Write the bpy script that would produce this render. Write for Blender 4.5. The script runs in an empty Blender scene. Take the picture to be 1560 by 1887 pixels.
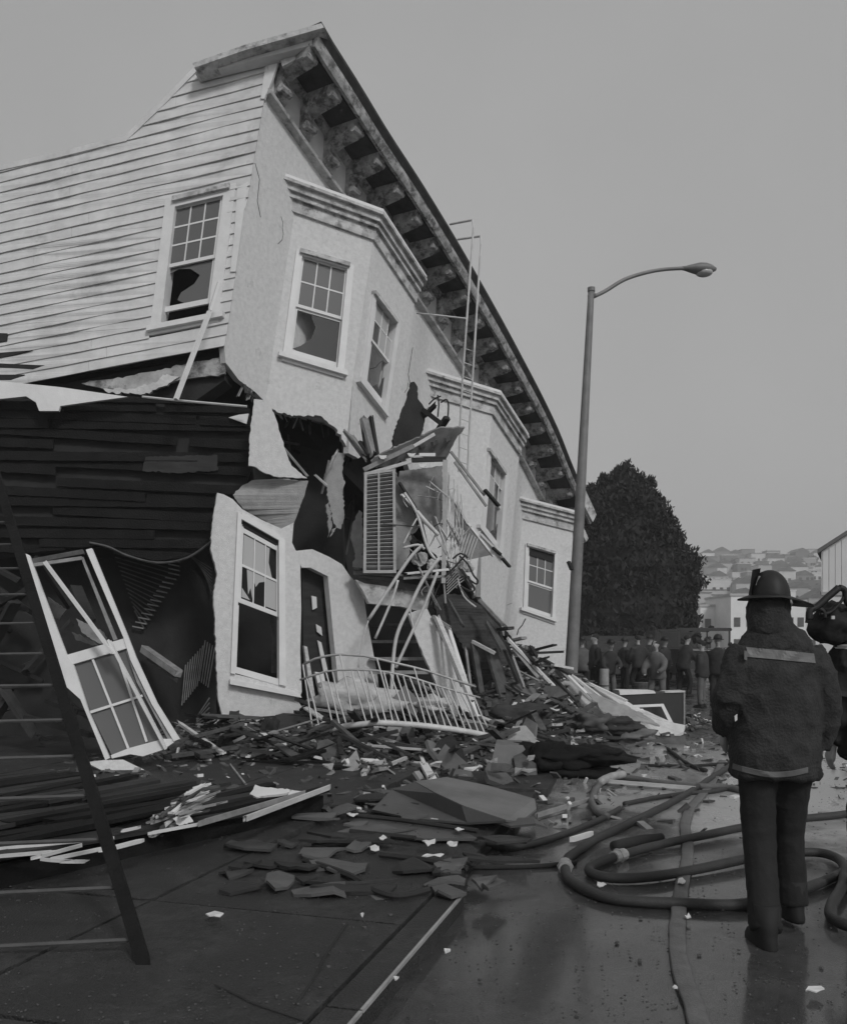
import bpy, bmesh, math, random
from mathutils import Vector as V, noise
from mathutils.geometry import tessellate_polygon
random.seed(7)
R = math.radians
SC = bpy.context.scene
COL = SC.collection

# ------------------------------------------------------------------ camera, light, exposure
FOC = 1600.0                       # focal length in photograph pixels (1560 wide)
CAMZ = 1.55
cam_d = bpy.data.cameras.new('camera')
cam = bpy.data.objects.new('camera', cam_d)
COL.objects.link(cam)
cam.location = (0, 0, CAMZ)
cam.rotation_euler = (R(90), 0, 0)
cam_d.sensor_fit = 'HORIZONTAL'
cam_d.sensor_width = 36
cam_d.lens = 36 * FOC / 1560
cam_d.shift_y = (1190 - 943.5) / 1560.0
cam_d.clip_end = 3000
SC.camera = cam

SUN_EL, SUN_AZ = R(38), R(152)     # azimuth measured clockwise from +Y
world = bpy.data.worlds.new('World')
SC.world = world
world.use_nodes = True
wn, wl = world.node_tree.nodes, world.node_tree.links
wn.clear()
sky = wn.new('ShaderNodeTexSky'); sky.sky_type = 'NISHITA'; sky.sun_disc = False
sky.sun_elevation = SUN_EL; sky.sun_rotation = SUN_AZ
sky.dust_density = 4.0; sky.air_density = 1.0
bw = wn.new('ShaderNodeRGBToBW')
tc = wn.new('ShaderNodeTexCoord')
cn = wn.new('ShaderNodeTexNoise'); cn.inputs['Scale'].default_value = 1.6; cn.inputs['Detail'].default_value = 5
cm = wn.new('ShaderNodeMapRange'); cm.inputs['To Min'].default_value = 4.0; cm.inputs['To Max'].default_value = 4.9
cm.inputs['From Min'].default_value = 0.3; cm.inputs['From Max'].default_value = 0.7
mx = wn.new('ShaderNodeMix'); mx.data_type = 'FLOAT'; mx.inputs[0].default_value = 0.70
bg = wn.new('ShaderNodeBackground'); bg.inputs['Strength'].default_value = 0.1
wo = wn.new('ShaderNodeOutputWorld')
wl.new(sky.outputs[0], bw.inputs[0])
wl.new(tc.outputs['Generated'], cn.inputs['Vector'])
wl.new(cn.outputs['Fac'], cm.inputs['Value'])
wl.new(bw.outputs[0], mx.inputs[2])
wl.new(cm.outputs[0], mx.inputs[3])
wl.new(mx.outputs[0], bg.inputs[0])
wl.new(bg.outputs[0], wo.inputs[0])

sun_d = bpy.data.lights.new('sun', 'SUN')
sun_d.energy = 1.45; sun_d.angle = R(10); sun_d.color = (1, 1, 1)
sun = bpy.data.objects.new('sun', sun_d)
COL.objects.link(sun)
sdir = V((math.sin(SUN_AZ) * math.cos(SUN_EL), math.cos(SUN_AZ) * math.cos(SUN_EL), math.sin(SUN_EL)))
sun.rotation_euler = (-sdir).to_track_quat('-Z', 'Y').to_euler()
sun.location = (6, -12, 20)
SC.view_settings.view_transform = 'Standard'
SC.view_settings.look = 'None'
SC.view_settings.gamma = 1
SC.view_settings.use_curve_mapping = False
SC.view_settings.exposure = 0.0
SC.cycles.max_bounces = 6
SC.cycles.volume_bounces = 0

# ------------------------------------------------------------------ helpers
def P(px, py, D):
    return V(((px - 780) / FOC * D, D, CAMZ + (1190 - py) / FOC * D))
def G(px, py, h=0.0):
    """point at height h above the road seen at that pixel"""
    D = (CAMZ - h) * FOC / (py - 1190)
    return V(((px - 780) / FOC * D, D, h))
def proj(p):
    return (780 + FOC * p.x / p.y, 1190 - FOC * (p.z - CAMZ) / p.y)

class Plane:
    def __init__(s, p, n):
        s.p = V(p); s.n = V(n).normalized()
        if s.n.y > 0: s.n = -s.n
    def hit(s, px, py, off=0.0):
        d = V(((px - 780) / FOC, 1.0, (1190 - py) / FOC))
        o = V((0, 0, CAMZ))
        t = ((s.p + s.n * off) - o).dot(s.n) / d.dot(s.n)
        return o + d * t
def plane3(a, b, c):
    return Plane(a, (b - a).cross(c - a))

class MB:
    def __init__(s):
        s.v = []; s.f = []
    def add(s, vs, fs):
        k = len(s.v); s.v += [V(x) for x in vs]
        s.f += [tuple(i + k for i in f) for f in fs]
        return s
    def hexa(s, a, b):
        """a, b: two rings of equal length, closed prism"""
        n = len(a)
        fs = [tuple(range(n))[::-1], tuple(range(n, 2 * n))]
        for i in range(n):
            j = (i + 1) % n
            fs.append((i, j, n + j, n + i))
        return s.add(list(a) + list(b), fs)
    def box(s, c, sx, sy, sz, ax=V((1, 0, 0)), ay=V((0, 1, 0)), az=V((0, 0, 1))):
        c = V(c)
        r = lambda z: [c + ax * (x * sx / 2) + ay * (y * sy / 2) + az * (z * sz / 2) for x, y in ((-1, -1), (1, -1), (1, 1), (-1, 1))]
        return s.hexa(r(-1), r(1))
    def bar(s, p, q, w, h, up=V((0, 0, 1)), jag=0.0):
        p, q = V(p), V(q)
        d = (q - p).normalized()
        if abs(d.dot(up)) > .97: up = V((1, 0, 0)) if abs(d.x) < .9 else V((0, 1, 0))
        x = d.cross(up).normalized(); y = x.cross(d).normalized()
        ring = lambda c, sg: [c + x * (a * w / 2) + y * (b * h / 2) + d * (sg * random.uniform(0, jag)) for a, b in ((-1, -1), (1, -1), (1, 1), (-1, 1))]
        return s.hexa(ring(p, -1), ring(q, 1))
    def plank(s, p, q, w, h, up=V((0, 0, 1)), jag=0.06, sag=0.0):
        """broken plank: splintered ends, slight sag/twist, four sections"""
        p, q = V(p), V(q)
        d = (q - p).normalized()
        if abs(d.dot(up)) > .97: up = V((1, 0, 0))
        x = d.cross(up).normalized(); y = x.cross(d).normalized()
        n = 5; rings = []
        for i in range(n):
            t = i / (n - 1)
            c = p.lerp(q, t) - y * (sag * 4 * t * (1 - t))
            k = 0
            ring = []
            for a, b in ((-1, -1), (-.3, -1), (.35, -1), (1, -1), (1, 1), (.35, 1), (-.3, 1), (-1, 1)):
                e = 0
                if i == 0: e = -abs(noise.noise(V((a * 3.1, p.x * 7, p.z * 5)))) * 3 * jag
                if i == n - 1: e = abs(noise.noise(V((a * 2.3, q.x * 7, q.z * 5)))) * 3 * jag
                ring.append(c + x * (a * w / 2) + y * (b * h / 2) + d * e)
            rings.append(ring)
        m = 8
        vs = [v for r in rings for v in r]
        fs = [tuple(range(m))[::-1], tuple(range((n - 1) * m, n * m))]
        for i in range(n - 1):
            for j in range(m):
                k = (j + 1) % m
                fs.append((i * m + j, i * m + k, (i + 1) * m + k, (i + 1) * m + j))
        return s.add(vs, fs)
    def tube(s, pts, r, n=8, flat=1.0, smooth_steps=0):
        pts = [V(p) for p in pts]
        if smooth_steps: pts = spline(pts, smooth_steps)
        rings = []
        ref = None
        for i, p in enumerate(pts):
            d = (pts[min(i + 1, len(pts) - 1)] - pts[max(i - 1, 0)]).normalized()
            if ref is None:
                u = V((0, 0, 1)) if abs(d.z) < .9 else V((0, 1, 0))
                ref = d.cross(u).normalized()
            x = (ref - d * ref.dot(d)).normalized(); ref = x
            y = x.cross(d).normalized()
            rr = r(i / (len(pts) - 1)) if callable(r) else r
            rings.append([p + x * (math.cos(a) * rr) + y * (math.sin(a) * rr * flat) for a in [2 * math.pi * k / n for k in range(n)]])
        vs = [v for ring in rings for v in ring]
        fs = [tuple(range(n))[::-1], tuple(range((len(pts) - 1) * n, len(pts) * n))]
        for i in range(len(pts) - 1):
            for j in range(n):
                k = (j + 1) % n
                fs.append((i * n + j, i * n + k, (i + 1) * n + k, (i + 1) * n + j))
        return s.add(vs, fs)
    def loops(s, fronts, n, th):
        """extruded polygon with holes; fronts: list of loops of 3D points"""
        tri = tessellate_polygon(fronts)
        allf = [p for l in fronts for p in l]
        N = len(allf)
        th = th if isinstance(th, V) else n * th
        vs = allf + [p - th for p in allf]
        fs = []
        for t in tri:
            a, b, c = t
            nn = (allf[b] - allf[a]).cross(allf[c] - allf[a])
            if nn.dot(n) < 0: a, b, c = c, b, a
            fs.append((a, b, c)); fs.append((N + c, N + b, N + a))
        k = 0
        for l in fronts:
            m = len(l)
            for i in range(m):
                j = (i + 1) % m
                fs.append((k + i, k + j, N + k + j, N + k + i))
            k += m
        return s.add(vs, fs)
    def poly(s, pl, pts, th=.04, off=0.0, holes=()):
        return s.loops([[pl.hit(x, y, off) for x, y in l] for l in [pts] + list(holes)], pl.n, th)

def spline(pts, k=6):
    out = []
    n = len(pts)
    for i in range(n - 1):
        p0, p1, p2, p3 = pts[max(i - 1, 0)], pts[i], pts[i + 1], pts[min(i + 2, n - 1)]
        for j in range(k):
            t = j / k
            out.append(0.5 * ((2 * p1) + (p2 - p0) * t + (2 * p0 - 5 * p1 + 4 * p2 - p3) * t * t + (3 * p1 - p0 - 3 * p2 + p3) * t ** 3))
    out.append(pts[-1])
    return out
def jag(pts, amp=3.0, step=9.0, seed=0, closed=True):
    """roughen a pixel polyline like a torn edge: coarse bites with fine splinters between"""
    rnd = random.Random(seed)
    out = []
    n = len(pts)
    for i in range(n if closed else n - 1):
        (x0, y0), (x1, y1) = pts[i], pts[(i + 1) % n]
        L = math.hypot(x1 - x0, y1 - y0)
        if L < 1e-6: continue
        nx, ny = -(y1 - y0) / L, (x1 - x0) / L
        k = max(1, int(L / step))
        prev = (x0, y0)
        for j in range(k):
            t = j / k
            a = amp if j else 0
            q = (x0 + (x1 - x0) * t + rnd.uniform(-a, a), y0 + (y1 - y0) * t + rnd.uniform(-a, a))
            if j or rnd.random() < .5:
                m = rnd.uniform(-.35, .35) * amp
                out.append(q)
                t2 = t + .5 / k
                out.append((x0 + (x1 - x0) * t2 + nx * m, y0 + (y1 - y0) * t2 + ny * m))
            else: out.append(q)
    if not closed: out.append(pts[-1])
    return out
def clip(poly, f):
    """keep the part of a pixel polygon where f(x,y) >= 0"""
    out = []
    n = len(poly)
    for i in range(n):
        a, b = poly[i], poly[(i + 1) % n]
        fa, fb = f(*a), f(*b)
        if fa >= 0: out.append(a)
        if (fa >= 0) != (fb >= 0):
            t = fa / (fa - fb)
            out.append((a[0] + (b[0] - a[0]) * t, a[1] + (b[1] - a[1]) * t))
    return out

class Thing:
    def __init__(s, name, label, cat, loc=(0, 0, 0), group=None, parent=None):
        s.loc = V(loc)
        s.o = bpy.data.objects.new(name, None)
        s.o.empty_display_size = .2
        COL.objects.link(s.o)
        s.o.location = s.loc
        s.o['label'] = label; s.o['category'] = cat
        if group: s.o['group'] = group
    def part(s, name, mb, mat, parent=None, smooth=False, label=None, kind=None):
        o = mesh_obj(name, mb, mat, s.loc, smooth)
        o.parent = parent or s.o
        if label: o['label'] = label
        if kind: o['kind'] = kind
        return o
def mesh_obj(name, mb, mat, loc=V((0, 0, 0)), smooth=False):
    me = bpy.data.meshes.new(name)
    me.from_pydata([tuple(v - loc) for v in mb.v], [], mb.f)
    me.update()
    if smooth:
        me.polygons.foreach_set('use_smooth', [True] * len(me.polygons))
    me.materials.append(mat)
    o = bpy.data.objects.new(name, me)
    COL.objects.link(o)
    return o
def single(name, mb, mat, label, cat, group=None, smooth=False, kind=None):
    c = V((0, 0, 0))
    for v in mb.v: c += v
    c /= max(1, len(mb.v))
    c.z = min(v.z for v in mb.v)
    o = mesh_obj(name, mb, mat, c, smooth)
    o.location = c
    if label: o['label'] = label
    if cat: o['category'] = cat
    if group: o['group'] = group
    if kind: o['kind'] = kind
    return o
def structure(name, mb, mat, smooth=False):
    o = mesh_obj(name, mb, mat, V((0, 0, 0)), smooth)
    o['kind'] = 'structure'
    return o

# ------------------------------------------------------------------ materials (a monochrome place: greys throughout)
def mat(name, c, var=.25, scale=3.0, rough=.75, bump=.15, bscale=40., metal=0., spec=.4, stain=None, stain_scale=1.2, stain_at=.6, stretch=None, wetmap=None, coat=0, sky_glare=None):
    m = bpy.data.materials.new(name)
    m.use_nodes = True
    nt = m.node_tree; N, L = nt.nodes, nt.links
    b = N['Principled BSDF']
    tcn = N.new('ShaderNodeTexCoord')
    src = tcn.outputs['Object']
    if stretch:
        mp = N.new('ShaderNodeMapping'); mp.inputs['Scale'].default_value = stretch
        L.new(src, mp.inputs[0]); src = mp.outputs[0]
    n1 = N.new('ShaderNodeTexNoise'); n1.inputs['Scale'].default_value = scale; n1.inputs['Detail'].default_value = 8; n1.inputs['Roughness'].default_value = .65
    L.new(src, n1.inputs['Vector'])
    r1 = N.new('ShaderNodeMapRange'); r1.inputs['From Min'].default_value = .3; r1.inputs['From Max'].default_value = .7
    r1.inputs['To Min'].default_value = c * (1 - var); r1.inputs['To Max'].default_value = c * (1 + var)
    L.new(n1.outputs['Fac'], r1.inputs['Value'])
    out = r1.outputs[0]
    if stain is not None:
        n2 = N.new('ShaderNodeTexNoise'); n2.inputs['Scale'].default_value = stain_scale; n2.inputs['Detail'].default_value = 10; n2.inputs['Roughness'].default_value = .7
        L.new(tcn.outputs['Object'], n2.inputs['Vector'])
        r2 = N.new('ShaderNodeMapRange'); r2.inputs['From Min'].default_value = stain_at - .04; r2.inputs['From Max'].default_value = stain_at + .08
        L.new(n2.outputs['Fac'], r2.inputs['Value'])
        mm = N.new('ShaderNodeMix'); mm.data_type = 'FLOAT'
        L.new(r2.outputs[0], mm.inputs[0]); L.new(out, mm.inputs[2]); mm.inputs[3].default_value = stain
        out = mm.outputs[0]
    if sky_glare:                           # wet-road sky reflection painted into the colour as a pale patch
        vm = N.new('ShaderNodeVectorMath'); vm.operation = 'DISTANCE'; vm.inputs[1].default_value = (sky_glare[0], sky_glare[1], 0)
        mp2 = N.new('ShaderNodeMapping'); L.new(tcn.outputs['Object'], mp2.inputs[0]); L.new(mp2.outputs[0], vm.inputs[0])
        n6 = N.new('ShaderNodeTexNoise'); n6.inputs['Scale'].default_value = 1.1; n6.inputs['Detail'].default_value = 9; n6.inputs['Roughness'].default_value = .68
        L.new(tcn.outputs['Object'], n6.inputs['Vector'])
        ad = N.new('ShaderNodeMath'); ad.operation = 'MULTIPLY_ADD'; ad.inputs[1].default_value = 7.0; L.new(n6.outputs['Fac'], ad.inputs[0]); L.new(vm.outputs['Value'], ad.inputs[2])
        r6 = N.new('ShaderNodeMapRange'); r6.inputs['From Min'].default_value = sky_glare[2] + 2.0; r6.inputs['From Max'].default_value = sky_glare[2] + .6; L.new(ad.outputs[0], r6.inputs['Value'])
        m6 = N.new('ShaderNodeMix'); m6.data_type = 'FLOAT'; L.new(r6.outputs[0], m6.inputs[0]); L.new(out, m6.inputs[2]); m6.inputs[3].default_value = sky_glare[3]
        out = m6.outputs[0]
    cc = N.new('ShaderNodeCombineColor')
    for i in range(3): L.new(out, cc.inputs[i])
    L.new(cc.outputs[0], b.inputs['Base Color'])
    b.inputs['Roughness'].default_value = rough
    b.inputs['Metallic'].default_value = metal
    if coat:
        b.inputs['Coat Weight'].default_value = coat; b.inputs['Coat Roughness'].default_value = .12
    b.inputs['Specular IOR Level'].default_value = spec
    if wetmap:
        n3 = N.new('ShaderNodeTexNoise'); n3.inputs['Scale'].default_value = wetmap[0]; n3.inputs['Detail'].default_value = 6
        L.new(tcn.outputs['Object'], n3.inputs['Vector'])
        r3 = N.new('ShaderNodeMapRange'); r3.inputs['From Min'].default_value = .42; r3.inputs['From Max'].default_value = .6
        r3.inputs['To Min'].default_value = wetmap[1]; r3.inputs['To Max'].default_value = wetmap[2]
        L.new(n3.outputs['Fac'], r3.inputs['Value'])
        L.new(r3.outputs[0], b.inputs['Roughness'])
        if coat:
            r5 = N.new('ShaderNodeMapRange'); r5.inputs['From Min'].default_value = .42; r5.inputs['From Max'].default_value = .6; r5.inputs['To Min'].default_value = 1.0; r5.inputs['To Max'].default_value = .25
            L.new(n3.outputs['Fac'], r5.inputs['Value']); L.new(r5.outputs[0], b.inputs['Coat Weight'])
    if bump:
        n4 = N.new('ShaderNodeTexNoise'); n4.inputs['Scale'].default_value = bscale; n4.inputs['Detail'].default_value = 5
        L.new(src, n4.inputs['Vector'])
        bp = N.new('ShaderNodeBump'); bp.inputs['Strength'].default_value = bump; bp.inputs['Distance'].default_value = .02
        L.new(n4.outputs['Fac'], bp.inputs['Height'])
        L.new(bp.outputs[0], b.inputs['Normal'])
    return m

M = dict(
    clap=mat('clapboard_paint', .58, .14, 2.6, .7, .1, 60, stain=.42, stain_scale=.9, stain_at=.62),
    clap_dirty=mat('weathered_clapboard', .40, .35, 3, .85, .2, 50, stain=.10, stain_scale=2.2, stain_at=.52),
    stucco=mat('painted_stucco', .67, .12, 14, .9, .8, 130, stain=.46, stain_scale=4.0, stain_at=.655),
    trim=mat('window_trim_paint', .66, .08, 4, .6, .1, 40),
    mould=mat('weathered_moulding_paint', .46, .35, 5, .8, .3, 40, stain=.17, stain_scale=4, stain_at=.55),
    soffit=mat('shaded_dirty_soffit', .045, .5, 4, .9, .3, 30, stain=.22, stain_scale=5, stain_at=.66),  # dark from dirt, with the shade under the eaves put into the colour
    bracket=mat('chipped_bracket_paint', .34, .5, 7, .85, .3, 40, stain=.09, stain_scale=6, stain_at=.52),
    dark=mat('dark_interior', .022, .4, 2, .9, .2, 30),  # interior shade put into the colour; also on cracks and dark parts
    darkwood=mat('dark_stained_wood', .022, .5, 2.5, .7, .2, 40, stretch=(1, 1, 6)),
    nearblack=mat('near_black_wood', .008, .5, 3, .85, .4, 40, spec=.2),  # near-black tone, varied at random
    darkline=mat('board_edge_wear', .075, .3, 5, .8, .2, 40),
    tar=mat('tar_paper', .04, .5, 3, .85, .5, 18),
    pale=mat('pale_lumber', .5, .2, 6, .7, .2, 60, stretch=(1, 1, 4)),
    mid=mat('raw_lumber', .24, .35, 6, .8, .2, 60),
    dim=mat('dirty_lumber', .075, .5, 5, .85, .2, 60),
    plaster=mat('broken_plaster', .55, .18, 5, .9, .4, 30),
    greyplaster=mat('grey_plaster', .30, .18, 7, .9, .5, 60),
    ply=mat('dirty_plywood', .20, .45, 3.5, .85, .2, 40, stain=.42, stain_scale=5, stain_at=.66),
    iron=mat('painted_iron', .52, .2, 6, .5, .1, 60),
    pipe=mat('galvanised_pipe', .40, .2, 5, .45, .1, 60, metal=.2),
    pole=mat('lamp_pole_paint', .17, .25, 3, .5, .1, 60),
    louvre=mat('shutter_paint', .36, .2, 5, .7, .1, 60),
    asphalt=mat('wet_asphalt', .034, .6, 16, .35, .8, 110, spec=.8, wetmap=(.5, .07, .50), stain=.06, stain_scale=1.6, stain_at=.56, coat=.9, sky_glare=(4.6, 10.0, 5.8, .34)),  # last tuple paints a pale sky reflection into the road colour
    walk=mat('damp_concrete', .036, .55, 11.0, .6, .9, 90, stain=.026, stain_scale=1.3, stain_at=.50),
    kerbedge=mat('worn_steel_kerb_edge', .32, .3, 6, .45, .2, 40),
    kerb=mat('kerb_stone', .11, .3, 4, .6, .3, 40),
    rubble=mat('rubble_dust', .05, .7, 6, .9, .8, 14, stain=.3, stain_scale=7, stain_at=.67),
    sheet=mat('grey_board_sheet', .085, .18, 2, .55, .15, 40),
    sheetl=mat('lighter_board_sheet', .13, .35, 2, .5, .15, 40),
    card=mat('brown_carton', .13, .2, 3, .8, .1, 40),
    hose=mat('fire_hose_jacket', .032, .25, 9, .6, .3, 120),
    hosel=mat('pale_flat_hose', .11, .25, 8, .6, .3, 90),
    coat=mat('turnout_coat_cloth', .024, .5, 9, .85, .5, 70),
    trous=mat('dark_trousers_cloth', .010, .3, 5, .85, .3, 30),
    stripe=mat('reflective_stripe', .12, .25, 9, .5, .1, 60),
    helmet=mat('black_helmet', .010, .2, 5, .6, .1, 30),
    skin=mat('skin', .32, .1, 5, .6, .05, 60),
    boot=mat('boot_rubber', .010, .2, 5, .75, .1, 30),
    cloth1=mat('grey_jacket_cloth', .10, .3, 5, .85, .2, 30),
    cloth2=mat('pale_shirt_cloth', .30, .3, 5, .85, .2, 30),
    cloth3=mat('black_jacket_cloth', .03, .3, 5, .85, .2, 30),
    leaf=mat('cypress_foliage', .017, .5, 1.2, .8, 0),
    bark=mat('bark', .05, .3, 4, .9, .5, 20),
    hill=mat('hillside_scrub', .14, .5, .02, .95, 0),
    paper=mat('white_paper', .6, .1, 5, .7, .1, 40),
    truck=mat('dark_vehicle_paint', .035, .2, 3, .3, .02, 30),
    chrome=mat('bright_metal', .5, .1, 5, .3, .02, 30, metal=.6),
    fabric=mat('soiled_fabric', .42, .3, 4, .95, .6, 12),
)
def glassmat(name, c, rough=.08, alpha=1.0):
    m = bpy.data.materials.new(name); m.use_nodes = True
    b = m.node_tree.nodes['Principled BSDF']
    b.inputs['Base Color'].default_value = (c, c, c, 1)
    b.inputs['Roughness'].default_value = rough
    b.inputs['Alpha'].default_value = alpha
    return m
M['glass'] = glassmat('dusty_window_glass', .14, .12, .85)
M['glassd'] = glassmat('dark_window_glass', .06, .08, .8)
M['glassl'] = glassmat('milky_window_glass', .42, .25, .95)

# ------------------------------------------------------------------ ground, road, pavement
def grid_mesh(x0, x1, y0, y1, nx, ny, zf):
    mb = MB()
    vs = []
    for j in range(ny + 1):
        for i in range(nx + 1):
            x = x0 + (x1 - x0) * i / nx; y = y0 + (y1 - y0) * j / ny
            vs.append(V((x, y, zf(x, y))))
    fs = [(j * (nx + 1) + i, j * (nx + 1) + i + 1, (j + 1) * (nx + 1) + i + 1, (j + 1) * (nx + 1) + i) for j in range(ny) for i in range(nx)]
    return mb.add(vs, fs)
structure('ground', MB().add([V((-900, -60, -.02)), V((900, -60, -.02)), V((900, 1400, -.02)), V((-900, 1400, -.02))], [(0, 1, 2, 3)]), M['hill'])
def road_z(x, y):
    return .012 * noise.noise(V((x * .6, y * .6, 0))) + .006 * noise.noise(V((x * 2.1, y * 2.1, 3)))
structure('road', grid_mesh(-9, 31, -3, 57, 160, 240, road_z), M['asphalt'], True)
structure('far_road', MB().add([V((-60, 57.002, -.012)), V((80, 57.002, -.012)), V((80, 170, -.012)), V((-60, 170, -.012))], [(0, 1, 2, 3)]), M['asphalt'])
# pavement slabs between the house front and the kerb
KA = V((-.27 - .47 * 2, 3.34 - 1.6 * 2, 0)); kd = V((.47, 1.6, 0)).normalized(); kn = V((-kd.y, kd.x, 0))
KL = 3.4 + 1.68                      # the kerb breaks off here; beyond it the pavement edge is level with the rubble
def pv(a, n, z): return KA + kd * a + kn * n + V((0, 0, z))
pave = structure('pavement', MB().hexa([pv(0, .16, -.1), pv(26, .16, -.1), pv(26, 14, -.1), pv(0, 14, -.1)], [pv(0, .16, .02), pv(26, .16, .02), pv(26, 14, .02), pv(0, 14, .02)]), M['dark'])
slab_meshes = {}
for a in range(0, 15):
    for b in range(0, 7):
        edge_ = b == 0 and a >= 4
        k = (a * 7 + b) % 5
        if k not in slab_meshes:
            mb = MB(); rnd = random.Random(k)
            S = 1.48
            lo = [V((x * S / 2, y * S / 2, -.05)) for x, y in ((-1, -1), (1, -1), (1, 1), (-1, 1))]
            hi = [V((p.x * .995, p.y * .995, .03 + rnd.uniform(-.004, .004))) for p in lo]
            slab_meshes[k] = mesh_obj('paving_slab', mb.hexa(lo, hi), M['walk']).data
            tmp = [o for o in COL.objects if o.data == slab_meshes[k]][0]
            bpy.data.objects.remove(tmp)
        o = bpy.data.objects.new('paving_slab', slab_meshes[k])
        COL.objects.link(o)
        o.parent = pave
        o.location = KA + kd * (1.5 * a + .75) + kn * (.17 + 1.5 * b + .75) + V((0, 0, .072 + random.uniform(-.004, .004)))
        o.rotation_euler = (random.uniform(-.004, .004), random.uniform(-.004, .004), math.atan2(kd.y, kd.x))
        if edge_:
            o.location.z -= .045; o.location += kn * random.uniform(-.12, .05) + kd * random.uniform(-.06, .06)
            o.rotation_euler = (random.uniform(-.02, .02), random.uniform(-.02, .03), math.atan2(kd.y, kd.x) + random.uniform(-.06, .06))
kerb = structure('kerb', MB().hexa([pv(0, .01, -.1), pv(5.1, .01, -.1), pv(5.1, .158, -.1), pv(0, .158, -.1)], [pv(0, .01, .05), pv(5.1, .01, .05), pv(5.1, .158, .05), pv(0, .158, .05)]), M['dark'])
for i in range(14):
    worn = i >= 3
    if worn: continue
    mb = MB().bar(pv(i * 1.72 + .006, .08, .03), pv(i * 1.72 + 1.71, .08, .03 - (.03 if worn else 0)), .15, .145 - (.04 if worn else 0))
    o = mesh_obj('kerb_stone', mb, M['walk']); o.parent = kerb
    if not worn:
        o = mesh_obj('kerb_edging', MB().bar(pv(i * 1.72 + .006, .006, .098), pv(i * 1.72 + 1.71, .006, .098), .014, .016), M['kerbedge']); o.parent = kerb

# ------------------------------------------------------------------ the collapsed house: reference planes
A = V((.4846, .7705, -.4177))                # along the street front, dipping away from the camera
U = V((.13, .10, .986)).normalized()         # leaning uprights
U2 = V((.10, .10, .986)).normalized()
U3 = V((.075, .10, .986)).normalized()
FD = V((1.62, .60, -.30))                    # left facet of each bay
B0 = V((-2.318, 14.6, 9.489)); PER = V((2.39, 3.8, -2.06))
WN = A.cross(U).normalized()
if WN.y > 0: WN = -WN
W = Plane(B0, WN)                            # flat street wall
ctop, cbot = W.hit(487, 178), W.hit(413, 640)
left_pt = P(0, 500, (ctop.y + cbot.y) / 2 * 1.045)
S = plane3(ctop, cbot, left_pt)              # clapboard side wall
print('corner', ctop, cbot, S.n)
house = Thing('collapsed_house', 'leaning pale clapboard house with three bays and a deep bracketed cornice, its lower storeys crushed', 'house', (cbot.x, cbot.y, 0))

# --- side wall clapboards
sil = [(-60, 324), (0, 310), (100, 287), (230, 255), (300, 188), (358, 128), (420, 108), (511, 88), (511, 110), (500, 148), (487, 178), (470, 280), (455, 372), (452, 382), (440, 455), (430, 530), (420, 600), (413, 637), (240, 668), (60, 703), (-60, 727)]
win_hole = [(316, 378), (425, 352), (384, 582), (283, 603)]
def lineL(k): return 714 - 471 * k / 25.0 - 4 * math.sin(math.pi * k / 25)
def lineR(k): return 633 - 506 * k / 25.0 - 2 * math.sin(math.pi * k / 25)
def lf(k):
    yl, yr = lineL(k), lineR(k)
    return lambda x: yl + (yr - yl) * x / 430.0
hx = lambda y, side: ((320 + (378 - y) * .165) if side == 0 else (423 - (y - 352) * .172))
backing = MB().poly(S, [(x, y) for x, y in sil], .08, -.04, holes=[win_hole])
house.part('wall_sheathing', backing, M['dark'])
for k in range(-1, 29):
    lo, hi = lf(k), lf(k + 1)
    band = clip(clip(sil, lambda x, y: lo(x) + .4 - y), lambda x, y: y - hi(x))
    if len(band) < 3: continue
    pieces = [band]
    # window opening splits the board
    ym = (lo(350) + hi(350)) / 2
    ylo, yhi = min(p[1] for p in band), 0
    if 372 < ym < 600:
        l = clip(band, lambda x, y: (314 + (378 - y) * .165) - x)
        r = clip(band, lambda x, y: x - (426 - (y - 352) * .178))
        pieces = [p for p in (l, r) if len(p) > 2]
    for pc in pieces:
        # a butt joint somewhere along the board
        cuts = [pc]
        if random.random() < .5:
            jx = random.uniform(60, 330)
            cuts = [clip(pc, lambda x, y: jx - x), clip(pc, lambda x, y: x - jx - .5)]
        for c in cuts:
            if len(c) < 3: continue
            cl = [c[0]]
            for q in c[1:]:
                if abs(q[0] - cl[-1][0]) + abs(q[1] - cl[-1][1]) > .3: cl.append(q)
            if len(cl) < 3: continue
            fr = []
            wob = random.uniform(-.002, .002)
            dn = []
            for i_ in range(len(cl)):
                (xa, ya), (xb, yb) = cl[i_], cl[(i_ + 1) % len(cl)]
                m_ = max(1, int(abs(xb - xa) / 22))
                dn += [(xa + (xb - xa) * j_ / m_, ya + (yb - ya) * j_ / m_) for j_ in range(m_)]
            for x, y in dn:
                t = (y - hi(x)) / max(.1, lo(x) - hi(x))
                fr.append(S.hit(x, y + .8 * noise.noise(V((x * .013, y * .02, 4))) + .35 * noise.noise(V((x * .06, k * 3.1, 0))), .012 + wob + .027 * min(1, max(0, t)) + .03 * noise.noise(V((x * .011, y * .013, 2)))))
            house.part('clapboard', MB().loops([fr], S.n, .02), M['clap'])
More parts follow.
